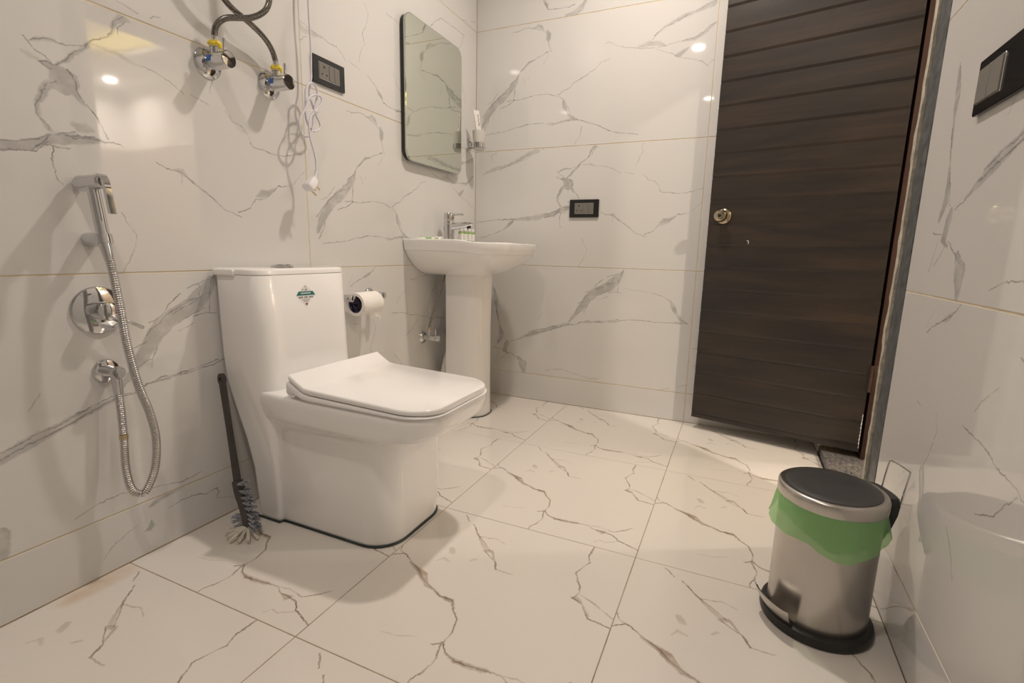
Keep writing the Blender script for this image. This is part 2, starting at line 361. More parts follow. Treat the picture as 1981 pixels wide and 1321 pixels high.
# ---------------------------------------------------------------- marble print
# every vein: (line/band, running axis, strength, [(u, v, half width)] in mm on the tile)
VEINS = {
 'P1': [
  ('b',0,0.8,[(414,261,10),(442,267,11),(467,273,11),(484,283,9),(503,291,12),(526,294,12),(553,298,10),(580,302,9),(604,304,2)]),
  ('b',0,0.75,[(133,240,1),(247,244,5),(334,248,7),(395,257,8),(456,269,8),(492,283,10)]),
  ('l',0,0.9,[(452,279,1.3),(478,286,1.3)]),
  ('l',0,0.9,[(413,250,1.3),(435,255,1.3),(466,260,1.3),(470,268,1.3),(481,278,1.3),(498,297,1.3)]),
  ('l',0,0.8,[(533,300,1.3),(558,307,1.3),(581,310,1.3)]),
  ('l',0,0.8,[(510,299,1.3),(536,308,1.3),(545,312,1.3)]),
  ('l',0,0.9,[(529,301,1.3),(546,299,1.3),(567,305,1.3),(585,305,1.3),(604,304,1.3),(619,307,1.3),(631,304,1.3),(642,298,1.3)]),
  ('l',0,0.7,[(485,276,1.3),(499,276,1.3),(511,274,1.3),(531,275,1.3)]),
  ('l',1,0.9,[(498,254,1.3),(501,264,1.3),(501,274,1.3)]),
  ('l',1,0.8,[(511,197,1.3),(502,205,1.3),(498,217,1.3),(500,225,1.3),(497,237,1.3),(498,254,1.3)]),
  ('l',1,0.9,[(499,307,1.3),(498,318,1.3),(491,324,1.3),(483,335,1.3),(481,345,1.3),(480,354,1.3),(487,365,1.3),(492,375,1.3),(500,389,1.3),(502,400,1.3),(521,411,1.3)]),
  ('b',1,0.85,[(500,307,6),(492,322,4),(484,334,4),(484,345,5),(483,357,5),(491,368,8),(496,381,8),(505,395,9),(514,407,12)]),
  ('l',1,1,[(609,312,1.3),(607,319,1.3),(604,329,1.3),(596,343,1.3),(593,355,1.3),(584,366,1.3),(575,378,1.3),(565,385,1.3),(558,401,1.3),(558,417,1.3),(554,431,1.3),(546,440,1.3)]),
  ('b',1,0.8,[(570,374,2),(562,384,6),(551,401,8),(542,411,20),(540,421,24),(537,432,24),(530,440,14),(525,445,6)]),
  ('b',1,0.7,[(537,390,6),(525,396,24),(521,414,12),(520,427,9),(517,436,4)]),
  ('b',0,0.5,[(541,328,4),(551,325,9),(567,326,9),(583,324,5)]),
  ('l',0,0.8,[(477,485,1.3),(483,474,1.3),(491,464,1.3),(506,457,1.3),(517,448,1.3)]),
  ('l',0,0.7,[(483,479,1.3),(498,488,1.3),(514,493,1.3),(530,493,1.3),(548,491,1.3),(566,497,1.3),(579,500,1.3),(589,506,1.3)]),
  ('b',0,0.6,[(487,480,2),(500,488,4),(520,492,4),(548,491,2)]),
  ('l',0,0.9,[(527,446,1.3),(541,459,1.3),(555,474,1.3),(567,485,1.3),(583,494,1.3),(591,506,1.3),(597,520,1.3),(617,530,1.3),(634,538,1.3)]),
  ('b',1,0.7,[(524,444,4),(541,458,5),(567,483,5),(587,500,7),(597,518,2)]),
  ('l',1,0.9,[(634,540,1.3),(640,552,1.3),(647,567,1.3),(650,578,1.3),(666,594,1.3)]),
  ('b',0,0.7,[(637,546,3),(646,565,6),(658,586,10),(674,592,8),(686,589,2)]),
  ('l',1,0.7,[(655,552,1.3),(659,566,1.3),(673,584,1.3)]),
  ('l',0,0.8,[(499,444,1.3),(509,448,1.3),(518,444,1.3)]),
  ('l',0,0.8,[(499,443,1.3),(506,437,1.3),(515,436,1.3)]),
  ('b',0,0.8,[(499,443,3),(509,442,7),(520,441,4)]),
  ('b',0,0.35,[(469,454,3),(480,451,6),(497,447,5)]),
  ('l',0,0.8,[(6,227,1.3),(133,241,1.3),(255,248,1.3),(334,258,1.3),(395,268,1.3),(455,278,1.3),(499,298,1.3)]),
  ('l',0,0.8,[(247,237,1.3),(365,240,1.3),(426,254,1.3),(471,260,1.3),(492,284,1.3)]),
  ('l',0,0.8,[(29,141,1.3),(101,161,1.3),(167,183,1.3),(207,208,1.3),(239,241,1.3)]),
  ('b',0,0.8,[(175,190,2),(207,216,10),(235,237,6)]),
  ('l',1,0.6,[(610,4,1.3),(628,31,1.3),(642,59,1.3),(649,93,1.3),(631,120,1.3),(623,144,1.3)]),
  ('l',0,0.8,[(716,273,1.3),(737,266,1.3),(767,263,1.3),(782,256,1.3),(808,237,1.3),(839,217,1.3),(875,189,1.3),(900,170,1.3),(919,167,1.3),(944,156,1.3)]),
  ('b',0,0.7,[(757,266,2),(780,261,9),(793,249,3),(839,217,3),(895,172,2)]),
  ('l',1,0.6,[(773,230,1.3),(774,254,1.3)]),
  ('l',0,0.9,[(938,170,1.3),(961,175,1.3),(981,189,1.3),(987,203,1.3),(1001,215,1.3),(1023,217,1.3),(1046,226,1.3),(1063,242,1.3),(1084,261,1.3),(1110,264,1.3),(1132,269,1.3)]),
  ('b',0,0.85,[(1000,222,2),(1022,233,12),(1049,238,8),(1075,254,2)]),
  ('l',0,0.35,[(1132,269,1.3),(1157,287,1.3),(1193,320,1.3)]),
  ('l',0,0.9,[(993,376,1.3),(999,367,1.3),(1040,363,1.3),(1085,356,1.3),(1120,361,1.3),(1150,369,1.3)]),
  ('l',0,0.4,[(1150,369,1.3),(1188,379,1.3)]),
  ('b',0,0.4,[(597,512,2),(648,507,5),(694,495,3)]),
  ('l',0,0.5,[(694,497,1.3),(744,491,1.3),(779,475,1.3),(799,460,1.3)]),
  ('l',0,0.5,[(823,464,1.3),(867,452,1.3)]),
  ('l',0,0.5,[(917,447,1.3),(939,425,1.3),(968,417,1.3),(988,394,1.3),(996,376,1.3)]),
  ('l',1,0.6,[(874,485,1.3),(884,516,1.3),(890,532,1.3),(905,558,1.3),(894,574,1.3),(905,594,1.3)]),
  ('l',0,0.7,[(46,484,1.3),(128,501,1.3),(184,516,1.3),(247,541,1.3),(301,566,1.3),(354,590,1.3)]),
  ('b',0,0.5,[(62,494,4),(128,512,10),(184,520,7),(247,541,10),(308,572,12),(369,592,12)]),
  ('l',1,0.6,[(107,541,1.3),(94,577,1.3),(134,595,1.3)]),
  ('l',0,0.5,[(247,541,1.3),(301,549,1.3),(354,576,1.3),(398,597,1.3)]),
 ],
 'P2': [
  ('l',1,0.9,[(819,487,1.3),(824,508,1.3),(822,525,1.3),(826,548,1.3),(834,575,1.3),(848,598,1.3)]),
  ('l',0,0.9,[(775,475,1.3),(791,481,1.3),(812,482,1.3),(840,479,1.3)]),
  ('l',0,0.8,[(728,441,1.3),(748,447,1.3),(774,458,1.3)]),
  ('l',0,0.8,[(764,555,1.3),(792,565,1.3),(813,572,1.3),(842,584,1.3)]),
  ('l',1,0.7,[(795,529,1.3),(793,537,1.3),(801,550,1.3),(795,563,1.3)]),
  ('l',0,0.9,[(656,472,1.3),(674,478,1.3),(690,488,1.3),(703,503,1.3),(721,526,1.3),(741,541,1.3)]),
  ('l',0,0.9,[(647,437,1.3),(660,455,1.3),(682,471,1.3),(702,487,1.3),(727,500,1.3),(747,511,1.3),(768,523,1.3),(795,527,1.3),(817,539,1.3)]),
  ('l',0,0.7,[(720,488,1.3),(740,502,1.3),(760,507,1.3),(788,521,1.3)]),
  ('l',0,0.7,[(744,470,1.3),(771,480,1.3),(788,491,1.3),(806,496,1.3)]),
  ('l',0,0.8,[(615,414,1.3),(628,417,1.3),(643,422,1.3)]),
  ('l',0,0.9,[(611,353,1.3),(623,363,1.3),(641,374,1.3),(655,378,1.3),(662,389,1.3),(668,404,1.3)]),
  ('l',1,0.7,[(650,357,1.3),(655,378,1.3)]),
  ('l',0,0.9,[(632,314,1.3),(652,317,1.3),(674,323,1.3),(704,323,1.3),(743,326,1.3),(777,331,1.3),(835,341,1.3)]),
  ('l',0,0.6,[(652,315,1.3),(679,314,1.3),(698,318,1.3)]),
  ('b',1,0.75,[(566,306,3),(590,333,8),(614,361,12),(637,391,18),(660,424,20),(686,455,22),(719,479,26),(759,501,26),(792,527,24),(822,562,16),(842,584,6)]),
  ('l',0,0.8,[(475,280,1.3),(502,287,1.3),(532,295,1.3),(552,300,1.3),(594,300,1.3)]),
  ('l',0,0.8,[(339,234,1.3),(367,241,1.3),(407,255,1.3),(439,261,1.3),(469,274,1.3),(504,285,1.3)]),
  ('b',0,0.6,[(338,227,8),(382,244,9),(429,258,7),(480,277,6),(533,285,5),(587,297,2)]),
  ('l',0,0.9,[(231,176,1.3),(272,184,1.3),(321,215,1.3),(385,236,1.3),(448,253,1.3),(510,277,1.3),(555,293,1.3),(593,295,1.3),(637,313,1.3),(695,319,1.3),(760,322,1.3),(816,330,1.3),(884,346,1.3),(945,347,1.3),(1005,345,1.3),(1070,343,1.3),(1121,347,1.3),(1171,346,1.3)]),
  ('b',0,0.7,[(272,188,3),(321,212,8),(377,232,10),(448,253,4),(525,282,7),(570,296,4)]),
  ('l',0,0.4,[(854,502,1.3),(935,493,1.3),(1001,484,1.3)]),
  ('l',0,0.9,[(1001,484,1.3),(1048,472,1.3),(1081,451,1.3)]),
  ('l',1,0.9,[(1171,346,1.3),(1138,372,1.3),(1117,397,1.3),(1101,436,1.3),(1081,451,1.3)]),
  ('b',1,0.8,[(1165,348,4),(1139,362,7),(1115,384,4),(1107,400,9),(1096,422,9),(1083,448,3)]),
  ('b',0,0.6,[(1076,344,2),(1121,351,6),(1158,350,4)]),
  ('l',1,0.9,[(201,185,1.3),(178,238,1.3),(160,283,1.3),(140,344,1.3),(150,383,1.3),(149,421,1.3),(120,477,1.3)]),
  ('b',1,0.85,[(154,157,6),(175,191,15),(174,222,12),(161,268,3),(140,367,6),(137,412,13),(123,465,6)]),
  ('b',1,0.85,[(224,101,4),(198,114,12),(202,134,14),(210,155,16),(214,179,5)]),
  ('l',0,0.9,[(224,113,1.3),(266,90,1.3),(300,74,1.3)]),
  ('l',0,0.8,[(129,131,1.3),(181,128,1.3)]),
  ('l',1,0.8,[(143,53,1.3),(156,86,1.3),(168,119,1.3)]),
  ('l',0,0.7,[(169,64,1.3),(190,82,1.3),(215,104,1.3)]),
  ('b',1,0.85,[(319,6,8),(314,33,20),(309,63,24),(287,88,9)]),
  ('l',0,0.7,[(448,29,1.3),(503,46,1.3),(550,47,1.3),(605,33,1.3),(658,24,1.3),(696,14,1.3),(751,23,1.3)]),
  ('l',0,0.6,[(1042,0,1.3),(1069,6,1.3),(1107,19,1.3)]),
  ('l',0,0.6,[(1146,26,1.3),(1189,44,1.3)]),
  ('l',1,0.5,[(395,312,1.3),(417,340,1.3)]),
 ],
 'P3': [
  ('l',0,0.9,[(39,180,1.3),(68,209,1.3),(97,236,1.3),(131,262,1.3),(170,287,1.3),(195,308,1.3),(203,326,1.3),(236,346,1.3),(246,364,1.3)]),
  ('l',0,0.9,[(246,364,1.3),(254,379,1.3),(278,397,1.3),(299,418,1.3),(331,425,1.3),(362,440,1.3),(403,454,1.3)]),
  ('b',1,0.75,[(40,123,6),(63,170,16),(97,216,20),(142,251,22),(187,290,18),(220,324,11),(241,355,4)]),
  ('b',0,0.5,[(251,372,2),(278,397,4),(304,419,6),(331,428,2)]),
  ('l',1,0.8,[(46,102,1.3),(72,145,1.3),(80,171,1.3),(86,188,1.3)]),
  ('l',0,0.9,[(143,210,1.3),(183,223,1.3),(227,247,1.3)]),
  ('l',1,0.9,[(221,247,1.3),(224,272,1.3),(228,305,1.3),(236,327,1.3),(246,359,1.3)]),
  ('l',0,0.7,[(67,239,1.3),(91,249,1.3),(113,268,1.3),(130,291,1.3)]),
  ('l',0,0.7,[(148,275,1.3),(170,284,1.3),(193,287,1.3),(215,301,1.3)]),
  ('l',0,0.8,[(188,244,1.3),(210,249,1.3),(255,246,1.3),(298,253,1.3),(336,259,1.3),(379,258,1.3),(411,257,1.3),(442,247,1.3),(469,241,1.3),(490,228,1.3),(509,205,1.3),(520,186,1.3)]),
  ('l',1,0.8,[(573,123,1.3),(550,140,1.3),(529,158,1.3),(523,177,1.3),(509,205,1.3),(487,228,1.3)]),
  ('b',1,0.8,[(571,123,1),(550,129,9),(537,139,7),(524,151,4),(512,169,5),(504,185,10),(497,204,9),(490,223,2)]),
  ('l',0,0.9,[(468,250,1.3),(493,264,1.3),(526,276,1.3),(543,295,1.3),(572,309,1.3),(611,325,1.3),(629,338,1.3),(662,356,1.3),(676,372,1.3)]),
  ('l',0,0.4,[(676,372,1.3),(719,386,1.3)]),
  ('l',0,0.8,[(64,88,1.3),(111,90,1.3),(174,96,1.3),(231,108,1.3),(286,119,1.3),(341,123,1.3),(394,121,1.3),(437,107,1.3),(479,120,1.3),(520,123,1.3),(573,123,1.3)]),
  ('b',0,0.6,[(416,118,3),(448,114,4),(499,121,4),(540,129,7),(571,124,1)]),
  ('l',0,1,[(573,123,1.3),(606,114,1.3),(632,104,1.3),(682,87,1.3),(712,71,1.3),(738,58,1.3)]),
  ('l',0,0.9,[(679,88,1.3),(693,81,1.3),(741,58,1.3),(781,47,1.3),(873,34,1.3)]),
  ('l',0,0.7,[(208,568,1.3),(246,571,1.3),(273,578,1.3),(297,580,1.3),(326,570,1.3),(352,564,1.3),(368,560,1.3),(387,546,1.3)]),
  ('b',0,0.7,[(321,573,2),(347,581,10),(368,575,7),(379,561,2)]),
  ('b',1,0.8,[(403,502,2),(404,517,11),(405,539,13),(397,556,3)]),
  ('l',1,0.8,[(420,453,1.3),(410,481,1.3),(403,502,1.3)]),
  ('l',1,0.6,[(562,11,1.3),(572,33,1.3),(587,43,1.3),(591,68,1.3),(595,91,1.3)]),
  ('l',1,0.4,[(382,403,1.3),(397,422,1.3),(409,443,1.3)]),
  ('l',1,0.4,[(283,318,1.3),(271,347,1.3)]),
  ('l',1,0.3,[(296,337,1.3),(312,356,1.3)]),
  ('l',0,0.7,[(692,455,1.3),(711,459,1.3),(745,439,1.3),(771,430,1.3),(816,420,1.3),(866,410,1.3),(928,406,1.3),(970,409,1.3),(1011,415,1.3),(1057,420,1.3),(1103,425,1.3),(1130,440,1.3),(1155,464,1.3),(1185,474,1.3)]),
  ('b',0,0.6,[(847,417,4),(896,428,12),(951,420,9),(976,408,2)]),
  ('b',0,0.6,[(1046,416,3),(1103,422,8),(1135,437,8),(1182,473,3)]),
  ('l',0,0.8,[(913,442,1.3),(936,468,1.3),(964,489,1.3),(999,495,1.3),(1038,514,1.3),(1088,531,1.3),(1126,546,1.3),(1164,559,1.3),(1183,569,1.3)]),
  ('b',0,0.6,[(924,458,3),(964,486,7),(1038,517,9),(1105,534,9),(1175,557,14)]),
  ('l',0,0.6,[(928,403,1.3),(972,383,1.3),(1015,367,1.3),(1033,353,1.3),(1063,344,1.3),(1110,332,1.3),(1140,320,1.3),(1164,303,1.3)]),
  ('b',0,0.7,[(1015,361,3),(1044,366,13),(1074,387,4)]),
  ('l',0,0.5,[(1161,304,1.3),(1184,323,1.3)]),
 ],
 'P4': [
  ('l',0,0.8,[(196,524,1.3),(223,539,1.3),(273,556,1.3),(313,571,1.3),(344,595,1.3)]),
  ('b',0,0.6,[(273,557,3),(296,564,8),(325,579,2)]),
  ('l',1,0.4,[(186,532,1.3),(214,571,1.3)]),
  ('l',0,0.8,[(445,395,1.3),(544,386,1.3),(594,371,1.3),(647,366,1.3),(659,358,1.3),(718,351,1.3),(743,337,1.3),(802,335,1.3),(873,327,1.3)]),
  ('l',0,0.8,[(545,281,1.3),(593,301,1.3),(624,332,1.3),(647,357,1.3)]),
  ('l',1,0.8,[(743,353,1.3),(727,367,1.3),(725,390,1.3),(744,416,1.3),(748,443,1.3),(778,479,1.3),(843,522,1.3)]),
  ('l',0,0.6,[(587,539,1.3),(605,534,1.3),(674,547,1.3),(729,547,1.3)]),
  ('l',1,0.6,[(314,230,1.3),(300,260,1.3),(313,282,1.3),(330,320,1.3),(340,350,1.3),(320,381,1.3)]),
  ('l',1,0.6,[(513,147,1.3),(489,181,1.3),(459,212,1.3)]),
  ('l',0,0.6,[(205,379,1.3),(234,373,1.3)]),
  ('l',0,0.5,[(480,432,1.3),(497,453,1.3),(540,486,1.3)]),
  ('l',0,0.8,[(874,540,1.3),(924,536,1.3)]),
 ],
 'P5': [
  ('l',0,0.6,[(5,192,1.3),(29,189,1.3),(58,183,1.3),(88,180,1.3),(124,171,1.3),(168,172,1.3),(190,160,1.3),(209,142,1.3)]),
  ('b',0,0.5,[(4,177,10),(22,170,10),(57,176,8),(98,176,4)]),
  ('l',0,0.7,[(1,136,1.3),(31,156,1.3)]),
  ('l',0,0.5,[(236,145,1.3),(285,133,1.3)]),
  ('l',0,0.9,[(330,128,1.3),(356,113,1.3),(382,96,1.3),(410,73,1.3),(420,54,1.3),(452,47,1.3),(505,43,1.3),(569,51,1.3)]),
  ('b',0,0.75,[(375,94,1),(396,78,8),(413,68,4),(420,54,1)]),
  ('b',0,0.5,[(482,44,2),(529,46,6),(578,56,4)]),
  ('l',1,0.6,[(283,160,1.3),(294,203,1.3),(318,234,1.3),(306,263,1.3),(335,317,1.3),(342,344,1.3),(324,376,1.3)]),
  ('l',0,0.6,[(450,393,1.3),(516,387,1.3),(570,381,1.3)]),
  ('l',0,0.9,[(765,459,1.3),(798,495,1.3),(857,534,1.3),(907,535,1.3),(981,537,1.3),(1071,537,1.3)]),
  ('l',1,0.8,[(1026,463,1.3),(1048,497,1.3),(1071,537,1.3)]),
  ('l',0,0.5,[(491,183,1.3),(512,145,1.3),(535,125,1.3),(571,107,1.3)]),
  ('l',1,0.5,[(1098,222,1.3),(1080,247,1.3),(1062,308,1.3)]),
 ],
 'P6': [
  ('l',1,0.9,[(397,48,1.3),(385,74,1.3),(366,95,1.3)]),
  ('l',0,0.9,[(393,48,1.3),(460,43,1.3),(501,43,1.3),(535,50,1.3)]),
  ('b',0,0.7,[(489,6,3),(544,16,12),(576,37,14),(592,58,6)]),
  ('b',1,0.7,[(395,54,3),(388,73,8),(373,94,4)]),
 ],
 'P7': [
  ('l',0,0.6,[(660,26,1.3),(677,21,1.3),(689,18,1.3),(707,15,1.3)]),
  ('l',0,0.7,[(734,18,1.3),(742,25,1.3),(756,26,1.3)]),
 ],
 'P8': [
  ('b',0,0.8,[(609,128,4),(636,140,10),(669,145,8),(702,143,2)]),
  ('l',0,0.9,[(655,100,1.3),(684,107,1.3),(718,107,1.3),(764,96,1.3),(799,100,1.3)]),
  ('l',1,0.8,[(791,70,1.3),(803,81,1.3),(799,100,1.3)]),
  ('l',0,0.4,[(791,70,1.3),(855,40,1.3)]),
  ('b',1,0.8,[(600,65,8),(608,73,9),(609,88,3)]),
  ('l',0,0.5,[(491,41,1.3),(521,71,1.3),(546,82,1.3),(575,90,1.3)]),
 ],
 'PF': [
  ('l',0,0.9,[(2,334,1.5),(31,354,1.5),(63,333,1.5),(105,311,1.5),(139,281,1.5),(176,265,1.5),(208,248,1.5),(242,249,1.5),(258,225,1.5),(281,201,1.5)]),
  ('l',1,0.9,[(292,124,1.5),(295,158,1.5),(284,197,1.5),(258,225,1.5)]),
  ('l',0,0.9,[(292,124,1.5),(316,100,1.5),(341,92,1.5),(370,93,1.5),(407,98,1.5),(439,99,1.5),(467,87,1.5),(495,85,1.5),(520,82,1.5),(548,58,1.5),(573,49,1.5),(605,36,1.5)]),
  ('b',0,0.9,[(65,328,3),(106,309,6),(131,294,9),(154,271,6),(177,263,3),(213,248,3),(243,246,6),(260,226,2)]),
  ('b',0,0.8,[(311,102,2),(336,93,5),(370,93,5),(407,98,5),(419,100,1)]),
  ('b',0,0.7,[(472,85,2),(493,80,7),(502,89,2)]),
  ('l',0,0.6,[(1,381,1.5),(14,361,1.5),(33,350,1.5)]),
  ('l',0,0.7,[(272,111,1.5),(292,123,1.5)]),
  ('l',1,0.7,[(285,3,1.5),(284,16,1.5),(296,39,1.5),(302,80,1.5),(291,119,1.5)]),
  ('l',0,0.7,[(439,99,1.5),(469,109,1.5),(499,103,1.5),(520,98,1.5),(543,117,1.5),(569,146,1.5)]),
  ('l',1,0.8,[(477,482,1.5),(497,542,1.5),(489,571,1.5),(490,618,1.5)]),
  ('l',1,0.8,[(500,382,1.5),(506,410,1.5),(504,431,1.5),(477,482,1.5)]),
  ('l',0,0.9,[(500,382,1.5),(524,375,1.5),(538,350,1.5),(551,331,1.5),(577,329,1.5),(608,322,1.5)]),
  ('b',0,0.6,[(496,382,3),(504,388,7),(524,375,3),(550,336,3)]),
  ('l',0,0.5,[(505,404,1.5),(539,393,1.5),(603,357,1.5)]),
  ('l',1,0.6,[(107,583,1.5),(82,609,1.5)]),
  ('l',1,0.8,[(283,402,1.5),(268,432,1.5),(215,464,1.5),(233,473,1.5),(169,524,1.5),(129,571,1.5)]),
  ('b',0,0.7,[(164,529,2),(194,494,3),(225,466,6),(240,470,4),(274,422,1)]),
  ('l',0,0.4,[(281,401,1.5),(331,402,1.5)]),
  ('l',0,0.35,[(176,520,1.5),(225,531,1.5),(256,519,1.5)]),
  ('b',0,0.5,[(127,432,3),(138,424,10),(152,414,3)]),
  ('b',0,0.4,[(204,406,1),(212,412,4),(221,418,1)]),
  ('b',0,0.35,[(124,365,2),(138,385,4),(157,377,2)]),
  ('l',0,0.3,[(155,93,1.5),(191,97,1.5),(230,114,1.5)]),
  ('l',0,0.3,[(484,23,1.5),(492,38,1.5),(515,36,1.5),(548,58,1.5)]),
 ],
}

def vein_group():
    g = bpy.data.node_groups.new('vein_mask', 'ShaderNodeTree')
    for n in ('S', 'F', 'W', 'v0', 'dv', 'wmax', 'soft', 'I'):
        g.interface.new_socket(n, in_out='INPUT', socket_type='NodeSocketFloat')
    g.interface.new_socket('Mask', in_out='OUTPUT', socket_type='NodeSocketFloat')
    gi = g.nodes.new('NodeGroupInput'); go = g.nodes.new('NodeGroupOutput')
    I = {s.name: s for s in gi.outputs}
    c = math_node(g, 'MULTIPLY_ADD', I['F'], I['dv'], I['v0'])
    d = math_node(g, 'ABSOLUTE', math_node(g, 'SUBTRACT', I['S'], c))
    w = math_node(g, 'MULTIPLY', I['W'], I['wmax'])
    q = math_node(g, 'DIVIDE', math_node(g, 'SUBTRACT', w, d), I['soft'], clamp=True)
    g.links.new(math_node(g, 'MULTIPLY', q, I['I']), go.inputs['Mask'])
    return g
VG = vein_group()

def set_curve(n, pts):
    c = n.mapping.curves[0]
    n.mapping.use_clip = True
    pts = [(min(max(x,0),1), min(max(y,0),1)) for x, y in pts]
    c.points[0].location = pts[0]; c.points[1].location = pts[-1]
    for p in pts[1:-1]:
        c.points.new(*p)
    for p in c.points: p.handle_type = 'VECTOR'
    n.mapping.update()

def marble(name, veins, base, line_c, band_c, rough, warp=3.0, extra=None, wide=1.0):
    m = bpy.data.materials.new(name); m.use_nodes = True
    t = m.node_tree; b = t.nodes['Principled BSDF']
    b.inputs['Roughness'].default_value = rough
    b.inputs['IOR'].default_value = 1.58
    uv = nn(t, 'ShaderNodeUVMap')
    uv.uv_map = 'print'
    def noise(scale, detail):
        n = nn(t, 'ShaderNodeTexNoise'); n.inputs['Scale'].default_value = scale; n.inputs['Detail'].default_value = detail
        t.links.new(uv.outputs[0], n.inputs['Vector']); return n
    n1 = noise(38, 3)
    sp = nn(t, 'ShaderNodeSeparateXYZ'); t.links.new(uv.outputs[0], sp.inputs[0])
    sc = nn(t, 'ShaderNodeSeparateColor'); t.links.new(n1.outputs['Color'], sc.inputs[0])
    nf = noise(130, 2); fine = 1.5
    sc2 = nn(t, 'ShaderNodeSeparateColor'); t.links.new(nf.outputs['Color'], sc2.inputs[0])
    def warped(axis, ch):
        a = math_node(t, 'MULTIPLY_ADD', sp.outputs[axis], 1000.0, -warp*2 - fine*2)
        a = math_node(t, 'MULTIPLY_ADD', sc2.outputs[ch], fine*4, a)
        return math_node(t, 'MULTIPLY_ADD', sc.outputs[ch], warp*4, a)
    U = warped(0, 0); Vv = warped(1, 1)
    n3 = noise(24, 5); patch = n3.outputs['Fac']
    acc = {'l': None, 'b': None}
    for k, ax, I, pts in veins:
        pts = [(p[0], p[1], p[2]*wide) for p in pts]
        T, S = (U, Vv) if ax == 0 else (Vv, U)
        a0 = pts[0][ax]; a1 = pts[-1][ax]; L = max(a1-a0, 1)
        o = 1-ax
        v0 = min(p[o] for p in pts) - 1; v1 = max(p[o] for p in pts) + 1
        ext = 5.0 if k == 'l' else max(4.0, .5*(pts[0][2]+pts[-1][2]))
        A0 = a0-ext; A1 = a1+ext; LL = A1-A0
        tn = math_node(t, 'MULTIPLY_ADD', T, 1/LL, -A0/LL)
        F = nn(t, 'ShaderNodeFloatCurve'); Wn = nn(t, 'ShaderNodeFloatCurve')
        fp = [(0, (pts[0][o]-v0)/(v1-v0))] + [((p[ax]-A0)/LL, (p[o]-v0)/(v1-v0)) for p in pts] + [(1, (pts[-1][o]-v0)/(v1-v0))]
        ws = []
        for i, p in enumerate(pts):
            q = pts[min(i+1, len(pts)-1)]; r_ = pts[max(i-1, 0)]
            sl = abs(q[o]-r_[o])/max(abs(q[ax]-r_[ax]), 1)
            ws.append(p[2]*min(math.sqrt(1+sl*sl), 2.5))
        soft = .9 if k == 'l' else 5.0
        if k == 'l': ws = [w + .45 for w in ws]
        else: ws = [w + 2.0 for w in ws]
        wm = max(ws)
        wp = [(0, 0)] + [((p[ax]-A0)/LL, w/wm) for p, w in zip(pts, ws)] + [(1, 0)]
        set_curve(F, fp); set_curve(Wn, wp)
        t.links.new(tn, F.inputs['Value']); t.links.new(tn, Wn.inputs['Value'])
        g = nn(t, 'ShaderNodeGroup'); g.node_tree = VG
        t.links.new(S, g.inputs['S']); t.links.new(F.outputs[0], g.inputs['F']); t.links.new(Wn.outputs[0], g.inputs['W'])
        g.inputs['v0'].default_value = v0; g.inputs['dv'].default_value = v1-v0
        g.inputs['wmax'].default_value = wm; g.inputs['soft'].default_value = soft; g.inputs['I'].default_value = I
        acc[k] = g.outputs[0] if acc[k] is None else math_node(t, 'MAXIMUM', acc[k], g.outputs[0])
    # body colour with faint clouding
    n4 = noise(2.2, 3)
    mx0 = nn(t, 'ShaderNodeMix', data_type='RGBA')
    mx0.inputs['A'].default_value = (*base, 1); mx0.inputs['B'].default_value = (*[x*.955 for x in base], 1)
    t.links.new(n4.outputs['Fac'], mx0.inputs['Factor'])
    cur = mx0.outputs['Result']
    if extra:
        cur = extra(t, uv, cur)
    if acc['b'] is not None:
        pa = math_node(t, 'MULTIPLY_ADD', patch, 2.2, -.30, clamp=True)
        mx = nn(t, 'ShaderNodeMix', data_type='RGBA'); mx.inputs['B'].default_value = (*band_c, 1)
        t.links.new(math_node(t, 'MULTIPLY', acc['b'], pa), mx.inputs['Factor']); t.links.new(cur, mx.inputs['A']); cur = mx.outputs['Result']
    if acc['l'] is not None:
        pa = math_node(t, 'MULTIPLY_ADD', patch, 2.6, -.55, clamp=True)
        mx = nn(t, 'ShaderNodeMix', data_type='RGBA'); mx.inputs['B'].default_value = (*line_c, 1)
        t.links.new(math_node(t, 'MULTIPLY', acc['l'], pa), mx.inputs['Factor']); t.links.new(cur, mx.inputs['A']); cur = mx.outputs['Result']
    t.links.new(cur, b.inputs['Base Color'])
    # the polished glaze is slightly uneven
    n5 = noise(3.0, 1)
    bp = nn(t, 'ShaderNodeBump'); bp.inputs['Strength'].default_value = .05; bp.inputs['Distance'].default_value = .004
    t.links.new(n5.outputs['Fac'], bp.inputs['Height']); t.links.new(bp.outputs[0], b.inputs['Normal'])
    return m

